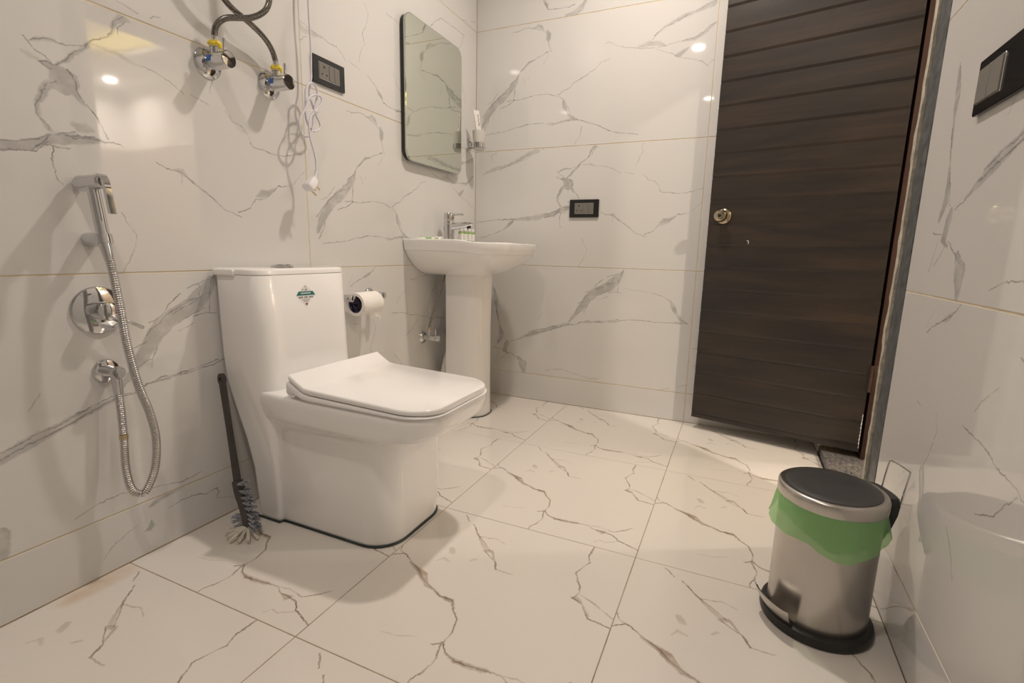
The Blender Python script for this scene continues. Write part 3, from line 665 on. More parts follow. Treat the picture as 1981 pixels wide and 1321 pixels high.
WALL_C, WALL_L, WALL_B = (.70,.69,.675), (.235,.23,.225), (.385,.38,.372)
FLOOR_C, FLOOR_L, FLOOR_B = (.765,.725,.675), (.215,.150,.100), (.38,.295,.22)
PRINT = {k: marble('wall_marble_' + k[1:], VEINS[k], WALL_C, WALL_L, WALL_B, .035) for k in ('P1','P2','P3','P4','P5','P6','P7','P8')}
plain_marble = marble('wall_marble_plain', [], WALL_C, WALL_L, WALL_B, .035)
floor_marble = marble('floor_marble', VEINS['PF'], FLOOR_C, FLOOR_L, FLOOR_B, .13, warp=2.2, wide=1.35)
def rust(t, uv, cur):
    # rusty water stain beside the shower wall
    no = nn(t, 'ShaderNodeTexNoise'); no.inputs['Scale'].default_value = 12; no.inputs['Detail'].default_value = 5
    t.links.new(uv.outputs[0], no.inputs['Vector'])
    sp = nn(t, 'ShaderNodeSeparateXYZ'); t.links.new(uv.outputs[0], sp.inputs[0])
    dx = math_node(t, 'MULTIPLY', math_node(t, 'SUBTRACT', sp.outputs[0], .050), 26)
    dy = math_node(t, 'MULTIPLY', math_node(t, 'SUBTRACT', sp.outputs[1], .545), 9)
    r2 = math_node(t, 'ADD', math_node(t, 'MULTIPLY', dx, dx), math_node(t, 'MULTIPLY', dy, dy))
    a = math_node(t, 'SUBTRACT', 1.0, r2, clamp=True)
    a = math_node(t, 'MULTIPLY', a, math_node(t, 'MULTIPLY_ADD', no.outputs['Fac'], 2.4, -.75, clamp=True), clamp=True)
    mx = nn(t, 'ShaderNodeMix', data_type='RGBA'); mx.inputs['B'].default_value = (.52,.30,.10,1)
    t.links.new(math_node(t, 'MULTIPLY', a, .75), mx.inputs['Factor']); t.links.new(cur, mx.inputs['A'])
    return mx.outputs['Result']
floor_marble_stained = marble('floor_marble_stained', VEINS['PF'], FLOOR_C, FLOOR_L, FLOOR_B, .13, warp=2.2, wide=1.35, extra=rust)
grout_wall = noise_variation(mat('grout_cream', (.66,.56,.40), .8), 25, .10)
grout_floor = noise_variation(mat('grout_brown', (.30,.22,.14), .85), 12, .45)

# ---------------------------------------------------------------- setting: tiled walls and floor
G = .0036; TK = .008; REC = .0012
TILE_CACHE = {}
def tile_mesh(w, h, mt, u0, v0, us=1.0, vs=1.0, g=G):
    key = (round(w,4), round(h,4), mt.name, round(u0,4), round(v0,4), us, vs)
    if key in TILE_CACHE: return TILE_CACHE[key]
    me = bpy.data.meshes.new('tile')
    a = g/2; c = .0008
    o = [(a,a),(w-a,a),(w-a,h-a),(a,h-a)]; i = [(a+c,a+c),(w-a-c,a+c),(w-a-c,h-a-c),(a+c,h-a-c)]
    vs_ = [(x,y,-TK) for x,y in o] + [(x,y,-c*.8) for x,y in o] + [(x,y,0) for x,y in i]
    fs = [(8,9,10,11)] + [(j,(j+1)%4,4+(j+1)%4,4+j) for j in range(4)] + [(4+j,4+(j+1)%4,8+(j+1)%4,8+j) for j in range(4)] + [(3,2,1,0)]
    me.from_pydata(vs_, [], fs); me.update()
    ul = me.uv_layers.new(name='print')
    for l in me.loops:
        p = me.vertices[l.vertex_index].co
        ul.data[l.index].uv = (u0 + p.x*us, v0 + p.y*vs)
    me.materials.append(mt)
    TILE_CACHE[key] = me
    return me

def put_tile(parent, mt, org, ex, ey, w, h, u0=0, v0=0, us=1.0, vs=1.0, g=G):
    """ex, ey: in-plane axes as seen from the room (right, up)"""
    ex = Vector(ex); ey = Vector(ey); n = ex.cross(ey)
    o = bpy.data.objects.new('tile', tile_mesh(w, h, mt, u0, v0, us, vs, g))
    COL.objects.link(o)
    m = Matrix((ex, ey, n)).transposed().to_4x4()
    m.translation = Vector(org)
    o.parent = parent
    o.matrix_local = m
    return o

ROWS = [(0.0, Z0), (Z0, Z0+TH), (Z0+TH, Z0+2*TH), (Z0+2*TH, Z0+3*TH), (Z0+3*TH, Z0+4*TH)]   # last one reaches 2.546
def wallbody(name, x0,x1,y0,y1,z0,z1, label):
    o = obj(name, MB().box(x0,x1,y0,y1,z0,z1), grout_wall, flat=True)
    return tag(o, label, 'wall', kind='structure')

wl = wallbody('wall_left', -.16, -REC, YF-.15, D+.15, -.05, H+.05, 'left wall tiled in glossy white marble-look tiles with cream joints')
wb = wallbody('wall_back', 0, W+.20, D+REC, D+.16, -.05, H+.05, 'far wall of white marble-look tiles beside the dark door')
wf = wallbody('wall_front', 0, W+.20, YF-.16, YF-REC, -.05, H+.05, 'tiled wall behind the photographer')
# right wall with the doorway (y 1.62 .. 2.40, head at 2.02)
DY0, DY1, DH = 1.620, 2.400, 2.06
YT = 1.516                                # tiles end here, bare mortar up to the doorway
mbw = MB().box(W+REC, W+.20, YF-.15, DY0, -.05, H+.05).box(W+REC, W+.20, DY1, D, -.05, H+.05).box(W+REC, W+.20, DY0, DY1, DH, H+.05)
wr = tag(obj('wall_right', mbw, grout_wall, flat=True), 'right wall of white marble-look tiles with the doorway', 'wall', kind='structure')

LCOLS = [(1.328, D, 0), (.125, 1.328, 0), (-1.078, .125, 0), (YF, -1.078, .178)]
LP = {(0,1):'P4',(0,2):'P3',(0,3):'P5',(0,4):'P2', (1,0):'P8',(1,1):'P2',(1,2):'P1',(1,3):'P7',(1,4):'P4', (2,1):'P4',(2,2):'P3',(2,3):'P2',(2,4):'P1',(3,1):'P1',(3,2):'P2',(3,3):'P3',(3,4):'P4'}
for ci, (ya, yb, uo) in enumerate(LCOLS):
    for ri, (za, zb) in enumerate(ROWS):
        mt = PRINT.get(LP.get((ci,ri)), plain_marble)
        put_tile(wl, mt, (0,ya,za), (0,1,0), (0,0,1), yb-ya, zb-za, uo, 0)
for ri, (za, zb) in enumerate(ROWS):
    mt = PRINT.get({1:'P2',2:'P1',3:'P3',4:'P6'}.get(ri), plain_marble)
    put_tile(wb, mt, (0,D,za), (1,0,0), (0,0,1), 1.190, zb-za)
    mt = PRINT.get({1:'P1',2:'P2',3:'P4',4:'P3'}.get(ri), plain_marble)
    put_tile(wb, mt, (1.190,D,za), (1,0,0), (0,0,1), W-1.190, zb-za)
RP = {(0,1):'P4',(0,2):'P2',(0,3):'P3',(0,4):'P1',(1,1):'P3',(1,2):'P1',(1,3):'P2',(1,4):'P4',(2,1):'P2',(2,2):'P4',(2,3):'P1',(2,4):'P3'}
for ci, (ya, yb) in enumerate([(YT, YT-TW), (YT-TW, YT-2*TW), (YT-2*TW, YT-3*TW), (YT-3*TW, YF)]):
    if ya <= YF: continue
    yb = max(yb, YF)
    for ri, (za, zb) in enumerate(ROWS):
        mt = PRINT.get(RP.get((ci,ri)), plain_marble)
        put_tile(wr, mt, (W,ya,za), (0,-1,0), (0,0,1), ya-yb, zb-za)
for ri, (za, zb) in enumerate(ROWS):
    mt = PRINT['P3'] if ri else plain_marble
    put_tile(wr, mt, (W,D,za), (0,-1,0), (0,0,1), D-DY1, zb-za, .2, 0)
put_tile(wr, PRINT['P1'], (W,DY1,DH), (0,-1,0), (0,0,1), DY1-YT, Z0+4*TH-DH, .1, .2)
for k, (xa, xb) in enumerate([(W, .55), (.55, 0)]):
    for ri, (za, zb) in enumerate(ROWS):
        mt = PRINT[('P1','P2','P3','P4')[(ri+2*k) % 4]] if ri else plain_marble
        put_tile(wf, mt, (xa,YF,za), (-1,0,0), (0,0,1), xa-xb, zb-za)

fl = tag(obj('floor', MB().box(-.15, W, YF-.15, D+.15, -.15, -REC*.6), grout_floor, flat=True), 'cream floor of square tiles with brown veins', 'floor', kind='structure')
XJ = [(0, .583, .022), (.583, 1.188, 0), (1.188, W, 0)]
YJ = [(1.905, D), (1.283, 1.905), (.673, 1.283), (.061, .673), (-.549, .061), (-1.159, -.549), (-1.769, -1.159), (YF, -1.769)]
for (xa, xb, uo) in XJ:
    for k, (ya, yb) in enumerate(YJ):
        hh = yb-ya
        vs = .622/hh if hh > .5 else 1.0
        stained = (xa == 0 and k == 3)
        put_tile(fl, floor_marble_stained if stained else floor_marble, (xa,ya,0), (1,0,0), (0,1,0), xb-xa, hh, uo, 0, 1.0, vs, g=.0020)

ce = obj('ceiling', MB().box(-.15, W+.2, YF-.15, D+.15, H, H+.12), white_paint, flat=True)
tag(ce, 'plain white ceiling above the bathroom', 'ceiling', kind='structure')

# granite threshold, bare mortar beside the doorway, door frame
sill = obj('trim_1', MB().box(W+.004, W+.30, DY0-.01, DY1+.01, -.02, .032, bev=.003), granite, loc=(W+.1, 2.0, 0))
tag(sill, 'dark speckled granite threshold under the door', 'threshold', kind='structure')
mbm = MB(); rnd = random.Random(3)
N = 90
ra = []
for i in range(N+1):
    z = H*i/N
    j = .002*math.sin(z*13)+.002*math.sin(z*61+1)+rnd.uniform(-.003,.003)
    ra.append([V(W+.03, DY0-.030+j*.5, z), V(W-.006-.003*rnd.random(), DY0-.026+j, z), V(W-.010+.004*rnd.random(), DY0-.010+j, z), V(W-.004, DY0+.008+j*.6, z), V(W+.03, DY0+.012+j*.4, z)])
mbm.rings(ra)
tag(obj('trim_2', mbm, mortar, loc=(W, DY0, 0)), 'rough mortar edge running up the doorway', 'mortar strip', kind='structure')
ra = []
for i in range(N+1):
    z = H*i/N
    j = rnd.uniform(-.0012, .0012)
    ra.append([V(W+.02, YT+.001, z), V(W-.0005+j, YT+.001, z), V(W-.0015+j, (YT+DY0-.03)/2, z), V(W-.001-j, DY0-.026, z), V(W+.02, DY0-.026, z)])
tag(obj('trim_3', MB().rings(ra), cement, loc=(W, YT, 0)), 'bare dark grey cement strip between tiles and doorway', 'cement strip', kind='structure')

LX, LY = 1.228, 2.455          # free edge of the leaf (front face)
HX, HY = 1.873, 2.296          # hinge edge
ldir = Vector((HX-LX, HY-LY, 0)); LW = ldir.length; ldir.normalize()
lnor = Vector((ldir.y, -ldir.x, 0))          # towards the room
if lnor.y > 0: lnor = -lnor
def leafpt(s, d, z):           # s along the leaf from the hinge, d out of the front face
    return Vector((HX, HY, 0)) - ldir*s + lnor*d + Vector((0,0,z))
fr = thing('trim_4', 'dark reddish brown door frame around the doorway', 'door frame', (1.93, 2.0, 0)); fr['kind'] = 'structure'
obj('frame_jamb', MB().box(1.884, 1.955, HY+.004, DY1+.002, .032, DH, bev=.002).box(1.925, 1.955, HY-.012, HY+.006, .032, DH, bev=.001), frame_brown, fr)
obj('frame_jamb', MB().box(1.884, 1.955, DY0-.002, DY0+.06, .032, DH, bev=.002), frame_brown, fr)
obj('frame_head', MB().box(1.884, 1.955, DY0+.06, HY+.004, DH-.06, DH+.002, bev=.002), frame_brown, fr)
dz0, dz1, dt = .060, 2.005, .032
prof = [(-dt, dz0), (-.0008, dz0), (0, dz0+.0008)]
gz = [.571+.0975*k for k in range(-5, 15)]
for z in gz:
    if z+.01 > dz1-.01: continue
    prof += [(0, z-.0055), (-.0030, z-.0051), (-.0030, z-.0020), (0, z+.0085)]
prof += [(0, dz1-.0008), (-.0008, dz1), (-dt, dz1)]
mbd = MB().rings([[leafpt(s, d, z) for d, z in prof] for s in (0, LW)])
door = obj('door_1', mbd, wood, loc=leafpt(LW/2, -dt/2, dz0), flat=True)
tag(door, 'dark walnut door leaf with horizontal grooves, standing open', 'door', kind='structure')
kz = .991; ks = LW-.062
kc = leafpt(ks, 0, kz)
knob = obj('door_knob', MB().lathe([(.034,0),(.034,.003),(.031,.007),(.022,.010),(.014,.013),(.013,.022),(.017,.028),(.025,.034),(.0275,.042),(.0265,.050),(.022,.056),(.012,.0585),(.008,.0585)], kc, lnor, 28), knob_metal, door)
obj('keyhole', MB().cyl(kc+lnor*.0575, kc+lnor*.0592, .0075, n=16), hole_black, knob)
for hz in (.31, 1.74):
    hb = obj('hinge', MB().cyl((HX+.004, HY-.003, hz), (HX+.004, HY-.003, hz+.105), .006, n=12), frame_brown, door)
    q = MB().box(HX+.010, HX+.045, HY+.0015, HY+.0045, hz, hz+.105, bev=.0008)
    obj('hinge_leaf', q, frame_brown, hb)
    s = MB()
    for k in range(3):
        s.cyl((HX+.030, HY+.0016, hz+.02+.032*k), (HX+.030, HY+.0002, hz+.02+.032*k), .0035, n=10)
    obj('screw', s, black_plastic, hb)
chip = MB()
for k in range(9):
    z = .075+.016*k; w = .002+.0018*abs(math.sin(k*2.3))
    chip.add([leafpt(.0008, -.001, z), leafpt(.0008+w, -.001, z+.002), leafpt(.0008+w*.7, -.001, z+.014), leafpt(.0008, -.001, z+.015),
              leafpt(.0008, .0006, z), leafpt(.0008+w, .0006, z+.002), leafpt(.0008+w*.7, .0006, z+.014), leafpt(.0008, .0006, z+.015)],
             [(0,1,2,3),(7,6,5,4),(0,4,5,1),(1,5,6,2),(2,6,7,3),(3,7,4,0)])
ch = obj('paint_chip', chip, white_paint, door, flat=True); ch['kind'] = 'stuff'
def scuff(s, z, w, h):
    q = [leafpt(s+a, d, z+b_) for d in (-.001, .0005) for a, b_ in ((0,0),(w,0),(w,h),(0,h))]
    return obj('scuff', MB().add(q, [(0,1,2,3),(7,6,5,4),(0,4,5,1),(1,5,6,2),(2,6,7,3),(3,7,4,0)]), white_paint, door, flat=True)
scuff(LW-.175, .885, .0075, .0025); scuff(LW-.1765, .873, .0022, .0125)
# ---------------------------------------------------------------- room beyond the door (seen only in reflections)
BX0, BX1, BY0, BY1 = W+.20, 5.65, -.60, 3.95
def st(name, mb, m, label, cat):
    return tag(obj(name, mb, m, flat=True), label, cat, kind='structure')
st('floor_bedroom', MB().box(BX0+.1, BX1+.1, BY0-.1, BY1+.1, -.06, .0), bed_floor_m, 'plain floor of the room beyond the door', 'floor')
st('wall_bedroom_far', MB().box(BX1, BX1+.1, BY0-.1, BY1+.1, 0, H+.3), white_paint, 'white far wall of the room beyond the door', 'wall')
st('wall_bedroom_back', MB().box(BX0, BX1, BY1, BY1+.1, 0, H+.3), white_paint, 'white back wall of the room beyond the door', 'wall')
st('wall_bedroom_front', MB().box(BX0, BX1, BY0-.1, BY0, 0, H+.3), white_paint, 'white near wall of the room beyond the door', 'wall')
st('wall_bedroom_side', MB().box(BX0, BX0+.05, D+.16, BY1, 0, H+.3), white_paint, 'white side wall of the room beyond the door', 'wall')
st('trim_5', MB().box(BX1-.05, BX1, BY0, BY1, 0, 1.92).box(BX0+.05, BX1-.05, BY1-.05, BY1, 0, 1.92), bed_panel, 'brown wall panelling in the room beyond the door', 'wall panelling')
TX0, TX1, TY0, TY1 = 2.5, 4.85, .1, 3.25
cb = MB().box(BX0, TX0, BY0, BY1, H, H+.04).box(TX1, BX1, BY0, BY1, H, H+.04).box(TX0, TX1, BY0, TY0, H, H+.04).box(TX0, TX1, TY1, BY1, H, H+.04)
cb.box(TX0-.3, TX1+.3, TY0-.3, TY1+.3, H+.20, H+.24)
cbo = st('ceiling_bedroom', cb, white_paint, 'white tray ceiling with a lit cove beyond the door', 'ceiling')

def emis(name, col, s):
    m = bpy.data.materials.new(name); m.use_nodes = True
    b = m.node_tree.nodes['Principled BSDF']
    b.inputs['Base Color'].default_value = (.8,.8,.8,1)
    b.inputs['Emission Color'].default_value = (*col, 1); b.inputs['Emission Strength'].default_value = s
    return m
cove_em = emis('cove_glow', (1.0,.72,.12), 45.0)
lamp_em = emis('lamp_glow', LAMP_COL, 40.0)
cv = thing('cove_strip', 'yellow light strip in the tray ceiling beyond the door', 'light strip', (3.6,1.6,H+.05))
for bx_ in ((TX0-.12,TX0-.10,TY0,TY1),(TX1+.10,TX1+.12,TY0,TY1),(TX0,TX1,TY0-.12,TY0-.10),(TX0,TX1,TY1+.10,TY1+.12)):
    obj('strip', MB().box(*bx_, H+.05, H+.07), cove_em, cv)

def downlight(x, y, zc, watts, label, group):
    t_ = thing('ceiling_downlight', label, 'downlight', (x, y, zc), group)
    obj('trim_ring', MB().lathe([(.050,0),(.068,0),(.068,-.004),(.064,-.007),(.052,-.006),(.050,-.002)], (x,y,zc-.0005), (0,0,1), 32, False, False), lamp_trim_m, t_)
    obj('diffuser', MB().lathe([(.001,-.0012),(.050,-.0012)], (x,y,zc), (0,0,1), 32, True, False), lamp_em, t_)
    ld = bpy.data.lights.new('downlight_lamp', 'AREA'); ld.shape = 'DISK'; ld.size = .095
    ld.energy = watts; ld.color = LAMP_COL; ld.spread = R(158)
    lo = bpy.data.objects.new('downlight_lamp', ld); COL.objects.link(lo)
    lo.parent = t_; lo.location = (0, 0, -.009)
    return t_
for a, lb in zip(LAMPS, ('round ceiling downlight above the photographer', 'round ceiling downlight between toilet and washbasin', 'round ceiling downlight at the near end of the room')):
    downlight(*a, lb, 'bathroom downlights')
for a, lb in zip(BED_LAMPS, ('round downlight in the tray ceiling of the next room', 'round downlight near the far corner of the next room', 'added unseen downlight brightening the walls of the next room')):
    downlight(*a, lb, 'downlights of the next room')

# ================================================================ toilet
YC = 1.148
def loft_sections(secs, n=7):
    """secs: (z, x0, x1, half width, (r back, r front))"""
    rs = []
    for z, x0, x1, hw, rb, rf in secs:
        rs.append([V(x, YC+y, z) for x, y in rrect(x0, x1, -hw, hw, (rb, rf, rf, rb), n)])
    return rs
toi = thing('toilet', 'white one-piece toilet with closed square seat', 'toilet', (.3, YC, 0))
def bowl_rings(secs, n=9):
    rs = []
    for z, x0, x1, hw, hr, rf in secs:
        ring = []
        for x, y in rrect(x0, x1, -hw, hw, (.004, rf, rf, .004), n):
            ring.append((x, y))
        # extra points along the sides so the flank can swing in towards the tank
        a = ring[:n+1]; b_ = ring[n+1:2*n+2]; c = ring[2*n+2:3*n+3]; d = ring[3*n+3:]
        s1 = [(x0+.01+(x1-rf-x0-.02)*k/12, -hw) for k in range(13)]; s2 = [(x, hw) for x, _ in reversed(s1)]
        out = []
        for x, y in a + s1 + b_ + c + s2 + d:
            q = min(max((x-.10)/.19, 0), 1); q = q*q*(3-2*q)
            h = hr + (hw-hr)*q
            out.append(V(x, YC + y*(h/hw), z))
        rs.append(out)
    return rs
pan = MB().rings(bowl_rings([
    (.004, .15, .570, .150, .150, .085), (.012, .15, .574, .1515, .1515, .085), (.10, .15, .577, .152, .152, .085), (.20, .15, .580, .153, .153, .085),
    (.290, .15, .583, .1535, .1535, .085), (.305, .15, .588, .156, .156, .086), (.3125, .13, .600, .160, .158, .088), (.3185, .11, .622, .167, .161, .092), (.324, .08, .652, .1765, .165, .095),
    (.331, .06, .682, .1845, .169, .095), (.342, .05, .704, .1885, .171, .095), (.358, .04, .716, .190, .1725, .095), (.375, .03, .723, .1912, .174, .094), (.390, .03, .727, .1915, .1745, .093),
    (.3985, .03, .7262, .1900, .174, .092), (.4045, .035, .720, .185, .171, .088), (.4062, .04, .708, .175, .165, .080)]))
obj('bowl', pan, ceramic, toi, sharp=60)
tank = MB().rings(loft_sections([
    (.004, .092, .184, .163, .02, .012), (.03, .090, .186, .165, .02, .012), (.16, .078, .187, .168, .025, .014), (.25, .055, .188, .172, .03, .02),
    (.32, .032, .188, .175, .03, .03), (.38, .014, .188, .178, .03, .045), (.43, .008, .186, .180, .02, .055), (.50, .008, .183, .1815, .012, .058),
    (.60, .008, .178, .183, .012, .058), (.735, .008, .170, .184, .012, .056), (.7375, .010, .168, .182, .012, .055)]))
tk = obj('tank', tank, ceramic, toi, sharp=60)
lidt = MB().rings(loft_sections([(.7381, .009, .1685, .1825, .010, .055), (.7386, .008, .170, .184, .012, .056), (.7495, .008, .1695, .184, .012, .056), (.7535, .010, .167, .182, .012, .055), (.755, .014, .163, .178, .012, .052)]))
tl_ = obj('tank_lid', lidt, ceramic, toi, sharp=60)
obj('lid_lip', MB().box(.008, .092, YC-.1915, YC-.178, .7345, .7525, bev=.004), ceramic, tl_)
bt = obj('flush_button', MB().lathe([(.030,0),(.033,.001),(.033,.004),(.030,.0065),(.026,.0075),(.0255,.005)], (.090,YC-.02,.7545), n=28, cap1=False), chrome, toi)
obj('button_half', MB().prism([(0.001,-.024)]+[(.0245*math.sin(a), -.0245*math.cos(a)) for a in [math.pi*k/10 for k in range(11)]][1:-1]+[(0.001,.024)], lambda x,y,h: V(.090+x, YC-.02+y, .7585+h), .006), chrome, bt)
obj('button_half', MB().prism([(-.001,-.024)]+[(-.0245*math.sin(a), -.0245*math.cos(a)) for a in [math.pi*k/10 for k in range(11)]][1:-1]+[(-.001,.024)], lambda x,y,h: V(.090+x, YC-.02+y, .7585+h), .004), chrome, bt)
# seat and lid: slabs with rounded front corners; the lid sweeps up to the hinge
def slab(x0, x1, hw, rad, ztop, zbot, edge):
    st_ = []
    n = 26
    xs = [x0 + (x1-rad-x0)*k/14 for k in range(14)] + [x1-rad+rad*math.sin(math.pi/2*k/(n-14)) for k in range(n-14+1)]
    rs = []
    for x in xs:
        h = hw if x <= x1-rad else hw-rad+math.sqrt(max(rad*rad-(x-(x1-rad))**2, 0))
        h = max(h, .02)
        # the front edge bulges slightly
        zt, zb = ztop(x), zbot(x)
        e = min(edge, (zt-zb)*.45)
        sec = [(-h+e, zb), (h-e, zb), (h-e*.3, zb+e*.3), (h, zb+e), (h, zt-e), (h-e*.3, zt-e*.3), (h-e, zt), (0, zt+.0005), (-h+e, zt), (-h+e*.3, zt-e*.3), (-h, zt-e), (-h, zb+e), (-h+e*.3, zb+e*.3)]
        rs.append([V(x, YC+y, z) for y, z in sec])
    return MB().rings(rs)
def kink(x):
    return 0 if x > .335 else ((.335-x)/.055)**1.15*.030
obj('seat', slab(.275, .731, .192, .095, lambda x: .4235-.012*(x-.33)/.4 + kink(x)*.9 - (.002 if x > .7 else 0), lambda x: .4075 + kink(x)*.75, .006), seat_plastic, toi, sharp=50)
lid = obj('seat_lid', slab(.280, .727, .188, .092, lambda x: .4425-.015*(x-.33)/.4 + kink(x), lambda x: .4255-.012*(x-.33)/.4 + kink(x), .006), seat_plastic, toi, sharp=50)
for s in (-1, 1):
    obj('seat_hinge', MB().cyl((.272, YC+s*.135-.045, .425), (.272, YC+s*.135+.045, .425), .014, n=18, bev=.003).box(.262,.290,YC+s*.135-.02,YC+s*.135+.02,.404,.42,bev=.003), seat_plastic, toi)
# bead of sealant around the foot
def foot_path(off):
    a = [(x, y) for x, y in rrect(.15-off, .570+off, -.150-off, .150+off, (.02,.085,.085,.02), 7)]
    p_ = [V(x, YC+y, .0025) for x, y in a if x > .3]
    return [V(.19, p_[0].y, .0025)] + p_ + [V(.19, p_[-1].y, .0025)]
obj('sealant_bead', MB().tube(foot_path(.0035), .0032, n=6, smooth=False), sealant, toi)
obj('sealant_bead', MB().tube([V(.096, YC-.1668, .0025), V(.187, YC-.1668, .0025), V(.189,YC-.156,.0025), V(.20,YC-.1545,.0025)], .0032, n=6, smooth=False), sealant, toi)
# service sticker on the tank front
def tankx(z):
    return .183 - (z-.50)/.10*.005 if z < .60 else .178 - (z-.60)/.135*.008
def stk(poly, mt, d0, d1, parent, name):
    m = MB()
    n = len(poly)
    a = [V(tankx(z)+d0, y, z) for y, z in poly]; b_ = [V(tankx(z)+d1, y, z) for y, z in poly]
    m.add(a+b_, [tuple(reversed(range(n))), tuple(range(n,2*n))]+[(i,(i+1)%n,n+(i+1)%n,n+i) for i in range(n)])
    return obj(name, m, mt, parent, flat=True)
SY, SZ = 1.136, .674
sk = stk([(SY,SZ-.036),(SY+.036,SZ+.002),(SY,SZ+.034),(SY-.036,SZ+.002)], white_paper, -.001, .0006, tk, 'sticker')
sk['label'] = 'small white diamond sticker with a teal band'
def bars(rects, mt, nm, d=.0009):
    m = MB()
    for y0,y1,z0,z1 in rects:
        p = [(SY+y0,SZ+z0),(SY+y1,SZ+z0),(SY+y1,SZ+z1),(SY+y0,SZ+z1)]
        a = [V(tankx(z)+.0004, y, z) for y, z in p]; b_ = [V(tankx(z)+d, y, z) for y, z in p]
        m.add(a+b_, [(3,2,1,0),(4,5,6,7)]+[(i,(i+1)%4,4+(i+1)%4,4+i) for i in range(4)])
    o = obj(nm, m, mt, tk, flat=True); return o
m = MB()
p = [(SY-.036,SZ+.000),(SY+.036,SZ-.001),(SY+.028,SZ+.011),(SY-.027,SZ+.012)]
a = [V(tankx(z)+.0004, y, z) for y, z in p]; b_ = [V(tankx(z)+.0011, y, z) for y, z in p]
obj('sticker_band', m.add(a+b_, [(3,2,1,0),(4,5,6,7)]+[(i,(i+1)%4,4+(i+1)%4,4+i) for i in range(4)]), teal, tk, flat=True)
rr = random.Random(5)
bars([(-.019+.0042*k, -.019+.0042*k+.0033, .0045, .0078) for k in range(9)], white_paper, 'sticker_lettering', .0014)
bars([(-.028+.0043*k, -.028+.0043*k+.003, -.009, -.0035) for k in range(13) if k not in (4,8)], print_grey, 'sticker_lettering', .0009)
bars([(-.016+.004*k, -.016+.004*k+.003, -.0135, -.0118) for k in range(8)]+[(-.013+.004*k, -.013+.004*k+.003, -.0172, -.0155) for k in range(6)]+[(-.010+.004*k, -.010+.004*k+.003, -.0208, -.0192) for k in range(5)], print_grey, 'sticker_lettering', .0008)
bars([(-.003,.000,.014,.018),(.002,.0045,.0135,.0205),(-.0035,.0035,.0245,.0265),(-.015,-.010,.015,.017),(-.012,-.008,.017,.019)], print_grey, 'sticker_lettering', .0009)
stk([(SY,SZ-.031),(SY+.0055,SZ-.0262),(SY,SZ-.0225),(SY-.0055,SZ-.0262)], print_rust, .0003, .0010, tk, 'sticker_emblem')
stk([(SY,SZ-.0305),(SY+.003,SZ-.0282),(SY,SZ-.0262),(SY-.003,SZ-.0282)], print_navy, .0005, .0013, tk, 'sticker_emblem')

# ================================================================ toilet brush leaning in the corner by the toilet
br = thing('toilet_brush', 'dark plastic scrubbing brush leaning beside the toilet', 'brush', (.135, .905, 0))
BT, BB = V(.040, .938, .432), V(.118, .905, .142)     # top and lower end of the straight handle
bd = (BB-BT).normalized()
side = V(0,1,0) - bd*bd.y; side.normalize(); nrm = bd.cross(side)
bh = MB()
rs = []
for k in range(15):
    t_ = k/14; c = BT.lerp(BB, t_); hw = .0105 - .0020*math.sin(math.pi*t_) + .0015*t_; th = .0060
    rs.append([c+nrm*x+side*y for x, y in rrect(-hw, hw, -th, th, .003, 3)])
bh.rings(rs)
obj('handle', bh, brush_dark, br)
obj('hanging_eye', MB().rings([[BT - bd*.004 + (nrm*math.cos(a)*.0125 + bd*(-math.sin(a))*.018)*s + side*d for a in [2*math.pi*j/20 for j in range(20)]] for s, d in ((1,.0055),(1,-.0055),(.45,-.0055),(.45,.0055),(1,.0055))], False, False), brush_dark, br)
HP = [BB-bd*.012, V(.128,.903,.118), V(.142,.902,.092), V(.152,.901,.062), V(.155,.901,.036), V(.155,.901,.024)]
hp = catmull(HP, 4)
rs = []
for i, c in enumerate(hp):
    t_ = i/(len(hp)-1)
    tg = (hp[min(i+1,len(hp)-1)]-hp[max(i-1,0)]).normalized()
    s_ = V(0,1,0) - tg*tg.y; s_.normalize(); n_ = tg.cross(s_)
    hw = .0125 + .0035*math.sin(math.pi*min(1,t_*1.05)); hw = hw*(.72 if i == len(hp)-1 else 1)
    rs.append([c+n_*x+s_*y for x, y in rrect(-hw, hw, -.011, .011, .004, 3)])
obj('brush_head', MB().rings(rs), brush_dark, br)
def tuft(base, dr, L, r0_, r1_, mt, nstr=9):
    m = MB(); dr = Vector(dr).normalized()
    e = dr.cross(V(0,1,0.1)).normalized(); g_ = dr.cross(e)
    for k in range(nstr):
        a = rr.uniform(0, 2*math.pi); q = math.sqrt(rr.random())
        o_ = (e*math.cos(a)+g_*math.sin(a))*q
        p0 = Vector(base)+o_*r0_; p1 = Vector(base)+dr*L*rr.uniform(.9,1.05)+o_*r1_
        p1.z = max(p1.z, .0012)
        m.cyl(p0, p1, .0013, .0012, n=5)
    return obj('bristle_tuft', m, mt, br)
tx = Vector((1,0,0))
for k in range(9):                                   # grey tufts on the right flank
    t_ = .08 + .80*k/8
    c = hp[int(t_*(len(hp)-1))]
    for yo in (-.006,.004):
        tuft(c+V(.008,yo,0), (1, yo*18-.1, .34-.46*k/8), .038, .0035, .0055, bristle_grey, 14)
for k in range(4):                                   # grey tufts on the left
    c = hp[int((.66+.085*k)*(len(hp)-1))]
    for yo in (-.004,.006):
        tuft(c+V(-.008,yo,0), (-1, yo*10-.12, -.30-.16*k), .046, .0035, .006, bristle_grey, 14)
for k in range(7):                                   # white tufts fanned over the floor around the toe
    a = R(196 + 148*k/6)
    c = hp[-1]
    tuft(c+V(.007*math.cos(a), .007*math.sin(a), .002), V(math.cos(a), math.sin(a), -.34+.05*(k%2)), .052+.004*(k%2), .0030, .0042, bristle_white, 24)

